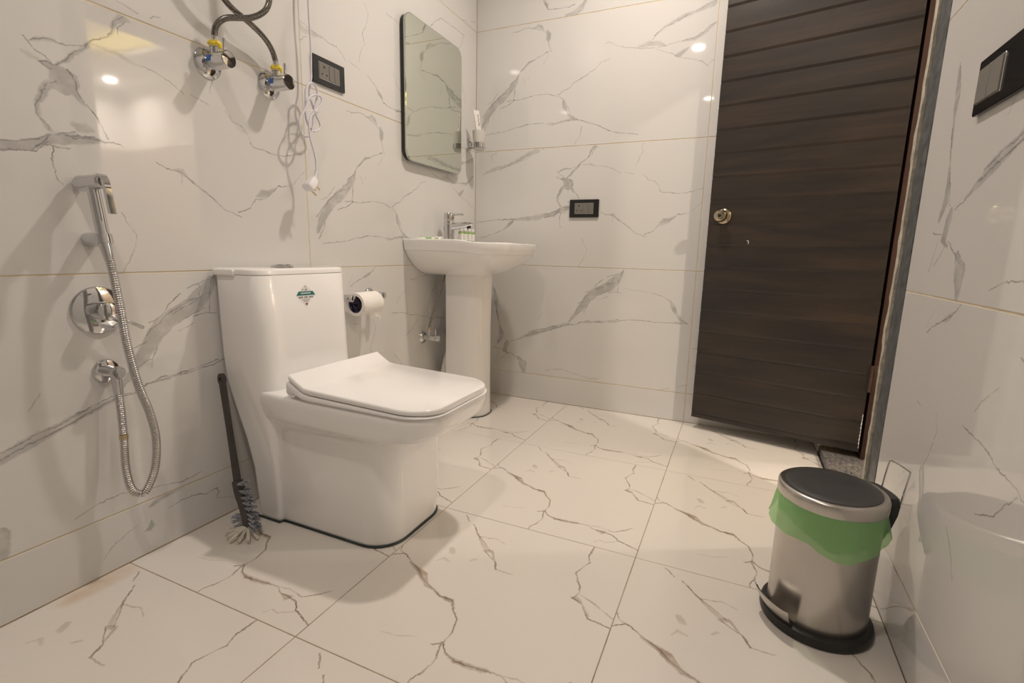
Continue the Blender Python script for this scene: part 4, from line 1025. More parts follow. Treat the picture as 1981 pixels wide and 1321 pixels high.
# ================================================================ hand shower (bidet spray), its holder, hose and wall outlet
hs = thing('bidet_spray', 'chrome hand-held bidet spray on coiled metal hose', 'bidet spray', (.07, .66, .81))
SPY = .661
obj('spray_head', MB().lathe([(.010,0),(.0140,.002),(.0140,.010),(.0172,.013),(.0172,.018),(.0158,.020),(.0158,.088),(.0150,.094),(.012,.097)], (.006,SPY,.9465), (1,0,.03), 24), chrome, hs)
obj('spray_handle', MB().tube([V(.060,SPY,.945), V(.064,SPY+.001,.915), V(.071,SPY+.001,.868), V(.076,SPY+.001,.838), V(.080,SPY+.001,.812)], .0126, n=18, sub=4), chrome, hs)
obj('spray_lever', MB().rings([[V(x+dx, SPY+dy, z+dz) for dx, dy, dz in ((-.0035,-.0075,0),(.0035,-.006,.0),(.0035,.006,0),(-.0035,.0075,0))] for x, z in ((.094,.965),(.103,.962),(.1105,.952),(.1155,.934),(.1185,.915),(.1215,.897),(.1245,.880))]), chrome, hs)
obj('hose_nut', MB().tube([V(.080,SPY+.001,.814), V(.0845,SPY+.0015,.795), V(.088,SPY+.002,.778)], .01, n=16, sub=3, rad=lambda i,n: .0126-.0035*i/(n-1)), chrome, hs)
HOSE = [(.088,.663,.782),(.0945,.664,.744),(.1,.667,.668),(.1,.673,.577),(.1,.686,.487),(.095,.707,.41),(.09,.717,.339),(.085,.71,.265),(.0765,.690,.213),(.070,.676,.2085),(.063,.664,.226),(.055,.662,.278),(.045,.670,.347),(.040,.674,.424),(.036,.675,.462)]
hpts = catmull(HOSE, 30)
# even spacing then ribs
def resample(P, step):
    out = [P[0]]; acc_ = 0
    for a, b_ in zip(P, P[1:]):
        L = (b_-a).length
        while acc_ + L >= step:
            q = (step-acc_)/L; a = a.lerp(b_, q); out.append(a.copy()); L = (b_-a).length; acc_ = 0
        acc_ += L
    return out
hr = resample(hpts, .00165)
obj('coiled_hose', MB().tube(hr, .008, n=12, smooth=False, rad=lambda i, n: (.0070, .0092, .0095)[i % 3]), chrome_satin, hs, sharp=80)
obj('outlet_nut', MB().tube([V(.036,.675,.492), V(.036,.675,.460)], .009, n=12, smooth=False, rad=lambda i,n: .0110-.001*i), chrome, hs)
obj('yellow_residue', MB().tube(hr[-70:-62], .0085, n=12, smooth=False, rad=lambda i,n: .0096), brass, hs)
ho = thing('spray_holder', 'chrome wall hook holding the bidet spray', 'wall hook', (0, .672, .823))
obj('hook_base', MB().lathe([(.017,0),(.0175,.004),(.016,.03),(.0135,.052),(.012,.060)], (0,.672,.824), (1,-.06,0), 22), chrome, ho)
obj('hook_ring', MB().lathe([(.0132,-.010),(.0168,-.010),(.0172,.010),(.0132,.010),(.0132,-.010)], (.0765,SPY+.001,.826), (.15,0,-1), 24, False, False), chrome, ho)
ou = thing('wall_outlet', 'small round chrome hose outlet below the shower valve', 'pipe outlet', (0, .672, .512))
obj('outlet_flange', MB().lathe([(.029,0),(.029,.003),(.026,.007),(.018,.009)], (0,.672,.513), (1,0,0), 28), chrome, ou)
obj('outlet_body', MB().lathe([(.0145,.005),(.0145,.040),(.016,.044),(.016,.050),(.013,.054)], (0,.673,.513), (1,0,0), 24), chrome, ou)
obj('outlet_spout', MB().cyl((.036,.675,.512), (.036,.675,.490), .0115, .0105, n=16), chrome, ou)
dv = thing('diverter_valve', 'round chrome shower valve with lever on left wall', 'shower valve', (0, .672, .660))
obj('valve_plate', MB().lathe([(.0560,0),(.0565,.003),(.054,.007),(.042,.0105),(.022,.0115)], (0,.672,.6605), (1,0,0), 40), chrome, dv)
kn = obj('valve_knob', MB().lathe([(.0215,.006),(.0215,.046),(.0200,.051),(.0150,.053)], (0,.672,.6605), (1,0,0), 30), chrome, dv)
obj('valve_lever', MB().cyl((.038,.684,.651), (.044,.742,.613), .0042, .0042, n=12, bev=.001), chrome, dv)
obj('red_mark', MB().box(.0525,.0538,.6790,.6850,.6490,.6505), red_dot, kn)

# ================================================================ angle valves of the water heater
def angle_valve(y, z, name_label, L=.085, rf=.040, rb=.0215, cap=True):
    a = thing('angle_valve', name_label, 'valve', (0, y, z), 'chrome angle valves')
    obj('flange', MB().lathe([(rf,0),(rf,.002),(rf*.9,.006),(rf*.62,.012)], (0,y,z), (1,0,0), 32), chrome, a)
    obj('body', MB().lathe([(rb*.86,.008),(rb*.86,L*.32),(rb,L*.34),(rb,L-.001),(rb*.96,L),(rb*.9,L)], (0,y,z), (1,0,0), 30, True, False), chrome, a)
    cp = obj('end_cap', MB().lathe([(rb*.93,L-.002),(rb*.90,L+.0006),(rb*.2,L+.0014)], (0,y,z), (1,0,0), 30), chrome, a)
    obj('neck', MB().lathe([(rb*.62,rb*.7),(rb*.62,rb+.012),(rb*.70,rb+.013),(rb*.70,rb+.024)], (L*.42,y,z), (0,0,1), 6 if False else 18), chrome, a)
    obj('lever_pin', MB().cyl((L*.82,y,z+rb*.9), (L*.82,y,z+rb+.032), .0040, .0036, n=10, bev=.0008), chrome, a)
    return a
v1 = angle_valve(1.000, 1.3055, 'left chrome angle valve with large yellow thread tape')
v2 = angle_valve(1.198, 1.3065, 'right chrome angle valve near the black socket')
for (a, y, z, k) in ((v1,1.000,1.3055,1), (v2,1.198,1.3065,0)):
    rs = []
    for i in range(7):
        h = .0335 + .0165*i/6
        rs.append([V(.0357 + math.cos(q)*(.0165+.0025*math.sin(3*q+i*.5)+(.0035 if k and abs(math.sin(q/2+.7))<.35 else 0))*(1-.12*abs(i-3)/3), y+math.sin(q)*(.0165+.002*math.cos(2*q+i)+(.006*max(0,math.cos(q*1.0-.2))**6 if k else 0))*(1-.12*abs(i-3)/3), z+h) for q in [2*math.pi*j/22 for j in range(22)]])
    obj('thread_tape', MB().rings(rs), yellow_tape, a)
    # little blue sticker on the near side of the body
    m = MB()
    A0, A1 = R(168), R(212)
    q = []
    for s in (0,1):
        for k_ in range(5):
            ang = A0 + (A1-A0)*k_/4
            q.append((.026+.016*s, ang))
    rad_ = .0217
    vs = [V(x, y+rad_*math.cos(an), z-rad_*math.sin(an)) for x, an in q]
    vs2 = [V(x, y+(rad_+.0005)*math.cos(an), z-(rad_+.0005)*math.sin(an)) for x, an in q]
    fs = []
    for k_ in range(4):
        fs += [(k_,k_+1,k_+6,k_+5), (10+k_,10+k_+5,10+k_+6,10+k_+1)]
    obj('blue_label', m.add(vs+vs2, fs), blue_sticker, a)
def flex(pts, r, mt, label, grp, loc, ends=True, ferr=chrome):
    t_ = thing('flexible_hose', label, 'hose', loc, grp)
    obj('hose', MB().tube(pts, r, n=16, sub=10), mt, t_)
    a, b_ = Vector(pts[0]), Vector(pts[1]); d = (b_-a).normalized()
    obj('ferrule', MB().cyl(a-d*.004, a+d*.014, r*1.14, n=16, bev=.0008), ferr, t_)
    return t_
HTZ = 2.12
flex([(.0357,1.000,1.355),(.037,1.000,1.375),(.043,1.004,1.397),(.055,1.020,1.4165),(.070,1.046,1.426),(.082,1.075,1.435),(.092,1.102,1.453),(.098,1.122,1.478),(.103,1.128,1.515),(.11,1.12,1.60),(.13,1.16,1.80),(.14,1.20,2.00),(.14,1.22,HTZ+.002)], .0078, braided, 'dark braided hose rising from the left angle valve', 'braided heater hoses', (.0357,1.0,1.355))
flex([(.0357,1.198,1.356),(.036,1.194,1.374),(.039,1.182,1.395),(.044,1.158,1.414),(.049,1.125,1.428),(.051,1.085,1.441),(.052,1.045,1.453),(.055,1.010,1.475),(.06,.985,1.51),(.08,.97,1.62),(.12,1.0,1.82),(.14,1.05,2.00),(.14,1.06,HTZ+.002)], .0078, braided, 'dark braided hose rising from the right angle valve', 'braided heater hoses', (.0357,1.198,1.356))
# water heater above the picture, where hoses and cord end
wh = thing('water_heater', 'white storage water heater high on the left wall', 'water heater', (.0, 1.14, HTZ))
obj('casing', MB().lathe([(.10,0),(.135,.006),(.15,.03),(.152,.10),(.152,.33),(.145,.37),(.12,.39),(.05,.395)], (.165,1.14,HTZ), n=40), heater_white, wh)
for zb_ in (.05,.28):
    obj('bracket', MB().box(0,.02,1.02,1.26,HTZ+zb_,HTZ+zb_+.04,bev=.003), heater_white, wh)

# ================================================================ white cord with three-pin plug
cd = thing('power_cord', 'coiled white power cord with plug hanging beside socket', 'power cord', (.05, 1.30, 1.0))
CORD = [(.12,1.20,HTZ+.006),(.075,1.285,2.0),(.045,1.335,1.78),(.042,1.331,1.58),(.041,1.334,1.47),(.04,1.332,1.382),(.041,1.33,1.363),(.042,1.322,1.337),(.042,1.318,1.306),(.043,1.33,1.273),(.044,1.34,1.251),(.045,1.355,1.227),(.046,1.353,1.211),(.046,1.334,1.198),(.047,1.317,1.197),(.048,1.3,1.211),(.049,1.291,1.239),(.049,1.294,1.293),(.05,1.297,1.32),(.051,1.314,1.341),(.052,1.334,1.339),(.053,1.342,1.318),(.053,1.33,1.278),(.054,1.319,1.239),(.055,1.314,1.208),(.056,1.301,1.181),(.057,1.281,1.169),(.057,1.261,1.178),(.058,1.254,1.203),(.059,1.263,1.229),(.06,1.282,1.257),(.061,1.291,1.282),(.061,1.314,1.303),(.062,1.343,1.308),(.063,1.35,1.295),(.064,1.332,1.269),(.064,1.3,1.237),(.065,1.288,1.21),(.066,1.287,1.183),(.067,1.291,1.157),(.068,1.301,1.125),(.068,1.307,1.096),(.069,1.306,1.065)]
obj('cord', MB().tube(CORD, .0032, n=10, sub=5), cord_white, cd)
tt = [V(.056+.0125*math.cos(a), 1.308+.029*math.sin(a), 1.251+.006*math.sin(a+.5)) for a in [2*math.pi*k/16 for k in range(17)]]
obj('twist_tie', MB().tube(tt, .0010, n=6, sub=2), white_plastic, cd)
# plug: local frame -- pd along the body (down-left), pp pins (down-right)
pc = V(.070, 1.279, 1.022)
pd_ = V(.0, -.70, -.714).normalized(); pp = V(.10, .72, -.68).normalized(); pp = (pp - pd_*pp.dot(pd_)).normalized(); pq = pd_.cross(pp)
def P3(a, b_, c): return pc + pd_*a + pp*b_ + pq*c
rs = []
for a, w, h in ((-.026,.008,.008),(-.022,.0105,.010),(-.012,.0125,.0135),(.0,.013,.0165),(.012,.0135,.0175),(.021,.013,.017),(.0245,.010,.014)):
    rs.append([P3(a, x, y) for x, y in rrect(-w, w, -h, h, .0032, 3)])
obj('plug_body', MB().rings(rs), white_plastic, cd, sharp=50)
obj('strain_relief', MB().tube([V(.069,1.306,1.068), V(.0695,1.303,1.056), P3(-.025,0,0)], .0048, n=10, sub=6, rad=lambda i,n: .0042 if i % 3 == 2 else .0055), white_plastic, cd, sharp=80)
for a, c, r_, L in ((.015, 0, .0034, .024), (-.004, -.0095, .0026, .017), (-.004, .0095, .0026, .017)):
    obj('plug_pin', MB().cyl(P3(a,.012,c), P3(a,.013+L,c), r_, n=12, bev=.0008), brass, cd)

# ================================================================ black socket and switch plates
def plate(label, c, ex, ez, w=.152, h=.088, layout='sock', off=0.0):
    """c centre on the wall, ex right seen from the room"""
    c = Vector(c); ex = Vector(ex); ez = Vector(ez); n_ = ex.cross(ez)
    t_ = thing('socket_plate', label, 'socket', tuple(c), 'black glass wall plates')
    def M(x, y, d): return c + ex*x + ez*y + n_*d
    def slab_(x0,x1,y0,y1,d0,d1,r,e):
        o_ = rrect(x0,x1,y0,y1,r,4); i_ = rrect(x0+e,x1-e,y0+e,y1-e,max(r-e,.0005),4)
        return MB().rings([[M(x,y,d0) for x,y in o_],[M(x,y,d1-e) for x,y in o_],[M(x,y,d1) for x,y in i_]])
    obj('plate', slab_(-w/2,w/2,-h/2,h/2,-.001,.0085,.004,.0015), black_glass, t_)
    iw, ih = .098, .054
    if layout == 'switch':
        ih = .062
    M0 = M
    def M(x, y, d): return M0(x+off, y, d)
    rim = obj('module_frame', slab_(-iw/2,iw/2,-ih/2,ih/2,.007,.0098,.003,.0008), chrome_satin, t_)
    if layout == 'sock':
        so = obj('socket_module', slab_(-iw/2+.0018,-.0035,-ih/2+.0018,ih/2-.0018,.009,.0112,.002,.0008), grey_module, t_)
        for (x, y, r_) in ((-.026,.0125,.0037),(-.0355,-.011,.0029),(-.0150,-.011,.0029)):
            obj('pin_hole', MB().cyl(M(x,y,.0105), M(x,y,.0116), r_, n=14), hole_black, so)
        if ez.z > .5: pass
        for x0, x1 in ((-.0025,.0215),(.0225,iw/2-.0018)):
            obj('switch_rocker', slab_(x0,x1,-ih/2+.0018,ih/2-.0018,.009,.0122,.002,.0010), grey_module, t_)
    else:
        k = 2
        for i in range(k):
            x0 = -iw/2+.0018 + (iw-.0036)/k*i
            obj('switch_rocker', slab_(x0+.0005,x0+(iw-.0036)/k-.0005,-ih/2+.0018,ih/2-.0018,.009,.0122,.002,.0010), grey_module, t_)
    return t_
plate('black glass socket plate on left wall behind the white cord', (0, 1.4465, 1.4135), (0,1,0), (0,0,1))
plate('black glass socket plate on the far wall beside the basin', (.628, D, 1.0405), (1,0,0), (0,0,1))
plate('black glass switch plate on the right wall', (W, 1.140, 1.131), (0,-1,0), (0,0,1), w=.225, h=.096, layout='switch', off=-.052)

# ================================================================ mirror
mi = thing('mirror', 'frameless rounded wall mirror above the washbasin', 'mirror', (0, 2.095, 1.195))
mo = rrect(1.862, 2.330, 1.197, 1.787, .045, 8)
def mring(e, x): return [V(x, y, z) for y, z in rrect(1.862+e, 2.330-e, 1.197+e, 1.787-e, max(.045-e,.004), 8)]
obj('backing', MB().rings([mring(.010,0), mring(.004,.003), mring(.004,.0215)]), mirror_edge, mi)
obj('glass_edge', MB().rings([mring(0,.0215), mring(0,.0275), mring(.003,.0290)], True, False), mirror_bevel, mi)
obj('glass', MB().rings([mring(.003,.0262), mring(.003,.0290)]), mirror_glass, mi)

# ================================================================ washbasin on pedestal
BY, BHW, BL = 2.150, .287, .485
wbn = thing('washbasin', 'white ceramic washbasin on a pedestal', 'washbasin', (.0, BY, .70))
def dshape(sy, sx, n=40, back=.003):
    """outline of the basin: straight back, slightly bowed sides, deep rounded front"""
    out = []
    for k in range(n+1):
        a = math.pi*k/n                               # from near side (-y) round the front to the far side
        cx, sn = math.cos(a), math.sin(a)
        y = -BHW*sy*math.copysign(abs(cx)**.62, cx)
        x = BL*sx*(abs(sn)**.66)
        # flat side wall near the wall
        out.append((max(x, back), y))
    return out
def rimz(x):
    t_ = min(max((x-.25)/.12, 0), 1); t_ = t_*t_*(3-2*t_)
    return -.011*t_
rs = []
for sy, sx, z, kz_ in ((.30,.50,.700,0),(.40,.60,.705,0),(.53,.70,.716,0),(.68,.80,.737,0),(.80,.875,.762,.2),(.895,.935,.788,.5),(.945,.965,.808,.8),(.950,.970,.8125,.9),(.972,.982,.816,1),(.985,.990,.835,1),(1.0,1.0,.858,1),(.996,.998,.8625,1),(.985,.990,.8645,1),(.955,.965,.8640,1)):
    rs.append([V(x, BY+y, z+rimz(x)*kz_) for x, y in dshape(sy, sx)])
# inner bowl (in front of the tap deck)
def inner(sy, sx, z, cap=1):
    r_ = []
    for x, y in dshape(sy, sx, back=.003):
        xx = max(x, .150 + .10*(1-sx))
        r_.append(V(xx, BY+y, z + rimz(xx)*cap))
    return r_
rs += [inner(.90,.93,.8620), inner(.86,.90,.850), inner(.78,.85,.82), inner(.62,.75,.775), inner(.35,.60,.748), inner(.08,.50,.743)]
bas = obj('basin', MB().rings(rs, True, True), ceramic, wbn, sharp=40)
obj('drain', MB().lathe([(.024,0),(.024,.002),(.019,.003),(.017,.001)], (.255,BY,.744), n=20), chrome, wbn)
obj('overflow_hole', MB().lathe([(.0055,-.002),(.0060,.0005),(.004,.0008)], (.115,2.052,.7075), (.0,-.5,-.85), n=14), black_plastic, wbn)
rs = []
PYC = 2.183
for z, x1, hw in ((.0,.272,.103),(.006,.273,.104),(.05,.271,.1025),(.20,.269,.1010),(.45,.268,.1005),(.62,.270,.1015),(.71,.274,.104),(.735,.28,.115)):
    o_ = []
    for k in range(25):
        a = math.pi*k/24
        o_.append((.088 + (x1-.088)*max(math.sin(a),0)**.72, -hw*math.copysign(abs(math.cos(a))**.72, math.cos(a))))
    o_ += [(.088, hw-.014), (.12, hw-.018), (.12, -hw+.018), (.088, -hw+.014)]
    rs.append([V(x, PYC+y, z) for x, y in o_])
pe = obj('pedestal', MB().rings(rs), ceramic, wbn, sharp=50)
obj('sealant_bead', MB().tube([V(.088+.1885*math.sin(math.pi*k/18)**.72, PYC-.108*math.copysign(abs(math.cos(math.pi*k/18))**.72, math.cos(math.pi*k/18)), .002) for k in range(0,19)], .0024, n=6, sub=2), sealant, wbn)

# mixer tap
TX, TY, TZ = .066, 2.148, .8645
tp = thing('basin_mixer', 'chrome single-lever mixer tap on the washbasin', 'tap', (TX, TY, TZ))
obj('tap_body', MB().lathe([(.028,0),(.028,.003),(.0255,.006),(.0255,.092),(.024,.095)], (TX,TY,TZ), n=28), chrome, tp)
obj('tap_cap', MB().lathe([(.024,.097),(.0262,.099),(.0262,.126),(.0245,.130),(.015,.131)], (TX,TY,TZ), n=28), chrome, tp)
obj('tap_lever', MB().tube([V(TX+.02,TY,TZ+.121), V(TX+.045,TY,TZ+.122), V(TX+.078,TY,TZ+.1225)], .005, n=12, sub=4, rad=lambda i,n: .0050+.0012*(i==n-1)), chrome, tp)
obj('red_mark', MB().cyl((TX+.0255,TY-.006,TZ+.110), (TX+.0278,TY-.006,TZ+.110), .0036, n=12), red_dot, tp)
rs = []
for t_, hh, ww in ((0,.0170,.0165),(.25,.0165,.0165),(.5,.0150,.0165),(.75,.0120,.0165),(.93,.0085,.0155),(1,.0035,.012)):
    c = V(TX+.015+.112*t_, TY, TZ+.066 + .008*t_ + .008*(1-hh/.017))
    rs.append([c+V(0,y,z) for y, z in rrect(-ww, ww, -hh, hh, min(hh,ww)*.8, 4)])
sp_ = obj('spout', MB().rings(rs), chrome, tp)
obj('aerator', MB().cyl((TX+.108,TY,TZ+.067), (TX+.112,TY,TZ+.058), .0105, n=16), black_plastic, sp_)
q = [V(TX+r_*math.cos(R(a)), TY+r_*math.sin(R(a)), TZ+z) for r_ in (.0250,.0260) for z in (.046,.066) for a in (204,212,220,228)]
obj('blue_label', MB().add(q, [(a+8*s+0,a+1+8*s,a+5+8*s,a+4+8*s) for s in (0,1) for a in range(3)]), blue_sticker, tp)

# little bottles in a row behind the tap
def bottle(x, y, label):
    z = .8648
    t_ = thing('toiletry_bottle', label, 'bottle', (x, y, z), 'small toiletry bottles on the washbasin')
    o_ = lambda w, d: rrect(x-d, x+d, y-w, y+w, .004, 3)
    rs = [[V(a, b_, z+h) for a, b_ in o_(w, d)] for w, d, h in ((.0125,.0095,0),(.0135,.0105,.0015),(.0135,.0105,.042),(.0115,.0095,.046),(.0070,.0065,.048))]
    bo = obj('bottle_body', MB().rings(rs), bottle_green, t_)
    obj('bottle_cap', MB().lathe([(.0085,.0475),(.0092,.0485),(.0092,.0600),(.0080,.0612)], (x,y,z), n=18), white_plastic, t_)
    lb = obj('bottle_label', MB().rings([[V(a, b_, z+h) for a, b_ in rrect(x-.0109, x+.0109, y-.0139, y+.0139, .004, 3)] for h in (.003,.0350)]), bottle_label, bo)
    obj('label_print', MB().box(x+.0108, x+.01125, y+.002, y+.009, z+.012, z+.015).box(x+.0108, x+.01125, y+.002, y+.009, z+.022, z+.028), amber_print, bo)
    return t_
for (x, y), lb in zip(((.095,2.215),(.092,2.258),(.094,2.298),(.092,2.336)), ('small green toiletry bottle nearest the tap', 'second small green toiletry bottle from the tap', 'third small green toiletry bottle from the tap', 'small green toiletry bottle farthest from the tap')):
    bottle(x, y, lb)
# wrapped kit lying at the near end of the deck
pk = thing('wrapped_toothbrush_kit', 'white and green wrapped toothbrush kit lying on washbasin', 'wrapped kit', (.075, 1.97, .8648))
rs = []
for i in range(19):
    t_ = i/18; y = 1.895+.155*t_; h = (.0035+.0055*abs(math.sin(t_*9))**.7)*(.35 if i in (0,18) else 1); lift = .0085*max(0,(t_-.82)/.18)
    rs.append([V(.075+a, y, .8652+lift+b_+h*.5) for a, b_ in rrect(-.019, .019, -h*.5, h*.5, min(h*.45,.003), 3)])
pw = obj('wrapper', MB().rings(rs), white_paper, pk)
for y0_, y1_ in ((1.905,1.950),(1.978,2.008)):
    rs = []
    for k in range(5):
        y = y0_+(y1_-y0_)*k/4
        rs.append([V(.075+a, y, .8652+b_+.0038) for a, b_ in rrect(-.0195,.0195,-.0044,.0048,.003,3)])
    obj('green_print', MB().rings(rs), leaf_green, pw)

# ================================================================ tumbler in wall ring with wrapped toothbrush
tu = thing('tumbler_holder', 'chrome wall ring holding a frosted tumbler beside the mirror', 'tumbler holder', (0, 2.452, 1.335))
CX_, CY_ = .088, 2.405
obj('holder_plate', MB().rings([[V(x, 2.452+y, 1.368+z) for y, z in rrect(-.0145+e, .0145-e, -.037+e, .037-e, .0135-e, 6)] for x, e in ((0,0),(.005,0),(.009,.004))]), chrome, tu)
obj('holder_arm', MB().tube([V(.006,2.452,1.352), V(.03,2.445,1.352), V(.058,2.425,1.352)], .0055, n=12, sub=4), chrome, tu)
obj('holder_knob', MB().tube([V(.008,2.452,1.383), V(.017,2.450,1.383), V(.021,2.450,1.372), V(.017,2.450,1.360)], .004, n=10, sub=4), chrome, tu)
obj('ring', MB().lathe([(.0290,.0),(.0325,.0),(.0335,.024),(.0300,.024),(.0290,0)], (CX_,CY_,1.341), n=32, cap0=False, cap1=False), chrome, tu)
cu = thing('tumbler', 'frosted glass tumbler standing in the chrome ring', 'tumbler', (CX_, CY_, 1.328))
obj('cup', MB().lathe([(.0225,0),(.0265,.003),(.0285,.014),(.0292,.030),(.0345,.095),(.0325,.0955),(.0272,.032),(.0262,.014),(.02,.006)], (CX_,CY_,1.328), n=32), frosted, cu)
tb = thing('toothbrush_packet', 'white paper toothbrush packet standing in the tumbler', 'packet', (CX_-.004, CY_-.005, 1.34))
rs = []
for i in range(13):
    t_ = i/12; z = 1.340+.182*t_
    c = V(CX_+.008-.022*t_, CY_+.008-.018*t_, z)
    hw = .012+.004*t_+.0015*math.sin(t_*7); th = (.0055*(1-t_*.75)+.0012)
    q = V(.62,.78,0); q2 = V(-.78,.62,0)
    rs.append([c+q*a+q2*(b_+.0012*math.sin(9*t_+a*300)) for a, b_ in rrect(-hw, hw, -th, th, .001, 2)])
tpk = obj('packet', MB().rings(rs), white_paper, tb)
m = MB()
for k in range(6):
    t_ = .62+.05*k; c = V(CX_+.008-.022*t_, CY_+.008-.018*t_, 1.340+.182*t_)
    q = V(.62,.78,0); q2 = V(.78,-.62,0); th = .0055*(1-t_*.75)+.0012+.0018
    a = c+q*(.004+.002*(k%2))+q2*th
    m.add([a+q*x+V(0,0,y)+q2*d for d in (-.002,.0002) for x, y in ((-.002,-.0022),(.0025,-.0022),(.0025,.0022),(-.002,.0022))], [(0,1,2,3),(7,6,5,4),(0,4,5,1),(1,5,6,2),(2,6,7,3),(3,7,4,0)])
obj('packet_lettering', m, print_grey, tpk)

# ================================================================ toilet-roll holder
RZ = .633
th_ = thing('toilet_roll_holder', 'chrome toilet roll holder on left wall behind toilet', 'roll holder', (0, 1.56, RZ))
for y in (1.450, 1.628):
    pb = obj('post', MB().cyl((.004,y,RZ), (.080,y,RZ), .0135, n=20, bev=.003), chrome, th_)
    obj('flange', MB().lathe([(.027,0),(.027,.004),(.024,.008),(.014,.011)], (0,y,RZ), (1,0,0), 24), chrome, pb)
obj('spindle', MB().cyl((.066,1.452,RZ), (.066,1.626,RZ), .0065, n=14), chrome, th_)
ro = thing('toilet_roll', 'toilet paper roll hanging on the chrome holder', 'toilet roll', (.066, 1.55, RZ-.018))
rc = V(.066, 1.472, RZ-.0245)
obj('paper', MB().lathe([(.0325,0),(.0435,0),(.0445,.003),(.0445,.112),(.0435,.115),(.0325,.115),(.0325,0)], rc, (0,1,0), 40, False, False), tissue, ro)
obj('core', MB().lathe([(.0312,.001),(.0322,.001),(.0322,.114),(.0312,.114),(.0312,.001)], rc, (0,1,0), 36, False, False), core_blue, ro)
# loose end of the sheet, torn on the slant, hanging off the room side
N1, N2 = 12, 10
vs = []; fs = []
for d in (0, .0006):
    for i in range(N1+1):
        y = rc.y + .003 + .109*i/N1
        Ln = .022 + .046*(i/N1)**1.2 + .004*math.sin(i*1.7)
        for j in range(N2+1):
            s_ = Ln*j/N2
            a = min(s_/.0455, .85)
            x = .066 + (.0452+d)*math.cos(-a) if s_ < .0455*.85 else .066 + (.0452+d)*math.cos(-.85)
            z = rc.z + (.0452+d)*math.sin(-a) - max(0, s_-.0455*.85)
            x += .0025*math.sin(i*.9)*max(0,s_-.02)/.04
            vs.append(V(x, y, z))
K = (N1+1)*(N2+1)
for i in range(N1):
    for j in range(N2):
        a = i*(N2+1)+j
        fs += [(a,a+1,a+N2+2,a+N2+1), (K+a,K+a+N2+1,K+a+N2+2,K+a+1)]
obj('loose_sheet', MB().add(vs, fs), tissue, ro)

# ================================================================ plumbing under the basin
sv = angle_valve(2.010, .399, 'chrome stop valve under the washbasin beside the pedestal', L=.090, rf=.030, rb=.0155)
flex([(.038,2.010,.437),(.039,2.013,.46),(.044,2.028,.50),(.054,2.058,.58),(.064,2.088,.66),(.070,2.103,.702)], .0052, braided_light, 'thin steel hose from stop valve up to washbasin', 'steel hoses under the basin', (.038,2.010,.437), ferr=brass)
sv2 = angle_valve(2.246, .397, 'chrome stop valve half hidden behind the pedestal', L=.060, rf=.034, rb=.0155)
wp_ = thing('waste_pipe', 'white corrugated waste pipe behind the pedestal', 'pipe', (.05, 2.10, 0))
wpts = resample(catmull([(.10,2.19,.60),(.085,2.18,.45),(.075,2.155,.35),(.066,2.118,.26),(.060,2.098,.17),(.058,2.095,.08),(.058,2.095,.002)], 20), .003)
obj('pipe', MB().tube(wpts, .017, n=16, smooth=False, rad=lambda i, n: .0150 if i % 3 == 0 else .0180), bare_pipe, wp_, sharp=80)

# ================================================================ pedal bin
BC = V(1.607, 1.236, 0)
bn = thing('pedal_bin', 'steel pedal bin with green liner and black lid pad', 'bin', tuple(BC))
pa = R(215); pdv = V(math.cos(pa), math.sin(pa), 0); ptv = V(-math.sin(pa), math.cos(pa), 0)
obj('base_ring', MB().lathe([(.108,.0),(.1135,.002),(.1150,.010),(.1120,.021),(.104,.025),(.098,.025)], BC, n=56), black_plastic, bn)
obj('body', MB().lathe([(.0985,.020),(.1000,.024),(.1000,.290),(.0995,.300),(.096,.302)], BC, n=64), brushed, bn)
lidb = obj('lid', MB().lathe([(.0985,.2965),(.1045,.297),(.1062,.3005),(.1062,.3180),(.1050,.3220),(.1015,.3245),(.0960,.3255),(.0920,.3250)], BC, n=64), brushed_lid, bn)
obj('lid_pad', MB().lathe([(.0925,.3240),(.0925,.3258),(.0905,.3272),(.070,.3290),(.035,.3305),(.002,.3310)], BC, n=56), pad_plastic, lidb)
# pedal
rs = []
for k in range(11):
    a = R(-24+48*k/10)
    dr = pdv*math.cos(a) + ptv*math.sin(a)
    o_ = []
    for rr_, z in ((.100,.022),(.111,.030),(.123,.046),(.133,.066),(.1345,.0665),(.1255,.044),(.113,.0265),(.100,.018)):
        o_.append(BC + dr*rr_*(1 if abs(k-5) < 5 else .99) + V(0,0,z))
    rs.append(o_)
pdl = obj('pedal', MB().rings(rs), brushed, bn)
for q in (.115,.122,.129):
    pts = []
    for k in range(9):
        a = R(-22+44*k/8); dr = pdv*math.cos(a)+ptv*math.sin(a)
        pts.append(BC + dr*q + V(0,0, .030+(q-.111)*1.63+.0018))
    obj('pedal_rib', MB().tube(pts, .0013, n=6, sub=2), brushed, pdl)
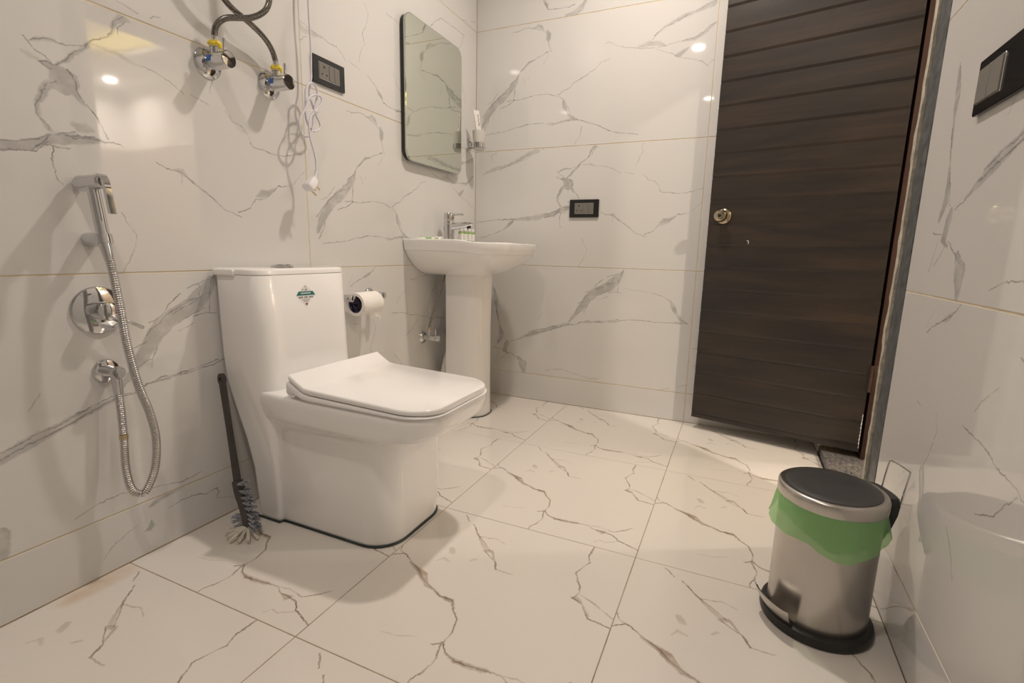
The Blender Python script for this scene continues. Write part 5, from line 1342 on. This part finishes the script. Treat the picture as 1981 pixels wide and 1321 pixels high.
# hinge block and wire handle at the wall side
ha = R(19); hdv = V(math.cos(ha), math.sin(ha), 0); htv = V(math.sin(ha), -math.cos(ha), 0)
rs = []
for z, ro_, hw in ((.205,.104,.020),(.225,.110,.030),(.255,.119,.040),(.285,.1265,.046),(.305,.1285,.047),(.318,.125,.045),(.3225,.117,.042)):
    o_ = [BC + hdv*.098 + htv*hw + V(0,0,z), BC + hdv*.098 - htv*hw + V(0,0,z)]
    for k in range(9):
        a = math.pi*k/8
        o_.append(BC + hdv*(.100+(ro_-.100)*math.sin(a)**.6) - htv*hw*math.cos(a) + V(0,0,z))
    rs.append(o_)
obj('hinge_block', MB().rings(rs), black_plastic, bn)
hh_ = MB().tube([BC+hdv*.122-htv*.033+V(0,0,.300), BC+hdv*.126-htv*.0335+V(0,0,.34), BC+hdv*.131-htv*.033+V(0,0,.3775), BC+hdv*.1315-htv*.030+V(0,0,.3805), BC+hdv*.133+V(0,0,.381), BC+hdv*.1315+htv*.030+V(0,0,.3805), BC+hdv*.131+htv*.033+V(0,0,.3775), BC+hdv*.126+htv*.0335+V(0,0,.34), BC+hdv*.122+htv*.033+V(0,0,.300)], .0017, n=8, sub=5)
obj('wire_handle', hh_, chrome_satin, bn)
# bin bag folded over the rim
rs = []
NA = 96
for j, t_ in enumerate((0,.08,.2,.4,.6,.8,.93,1.0)):
    ring = []
    for k in range(NA):
        a = 2*math.pi*k/NA
        lobe = .5+.5*math.cos(a-R(195)); lobe2 = max(0, math.cos(a-R(290)))**4; lobe3 = max(0, math.cos(a-R(20)))**5
        drop = .050 + .012*lobe + .034*lobe2 + .010*lobe3 + .005*math.sin(3*a+1) + .003*math.sin(7*a)
        fl_ = .0035 + t_*(.006 + .013*max(0,math.cos(a-R(205)))**3 + .004*lobe2 + .006*lobe3 + .0030*math.sin(5*a+2) + .0016*math.sin(13*a))
        fl_ += .0020*math.sin(9*a+t_*2)*math.sin(math.pi*t_) + .0012*math.sin(23*a)*t_
        z = .2985 - drop*t_
        r_ = .1008 + max(fl_, .0012)
        ring.append(BC + V(math.cos(a)*r_, math.sin(a)*r_, z))
    rs.append(ring)
lb_ = obj('bin_liner', MB().rings(rs, False, False), bag, bn, sharp=80)
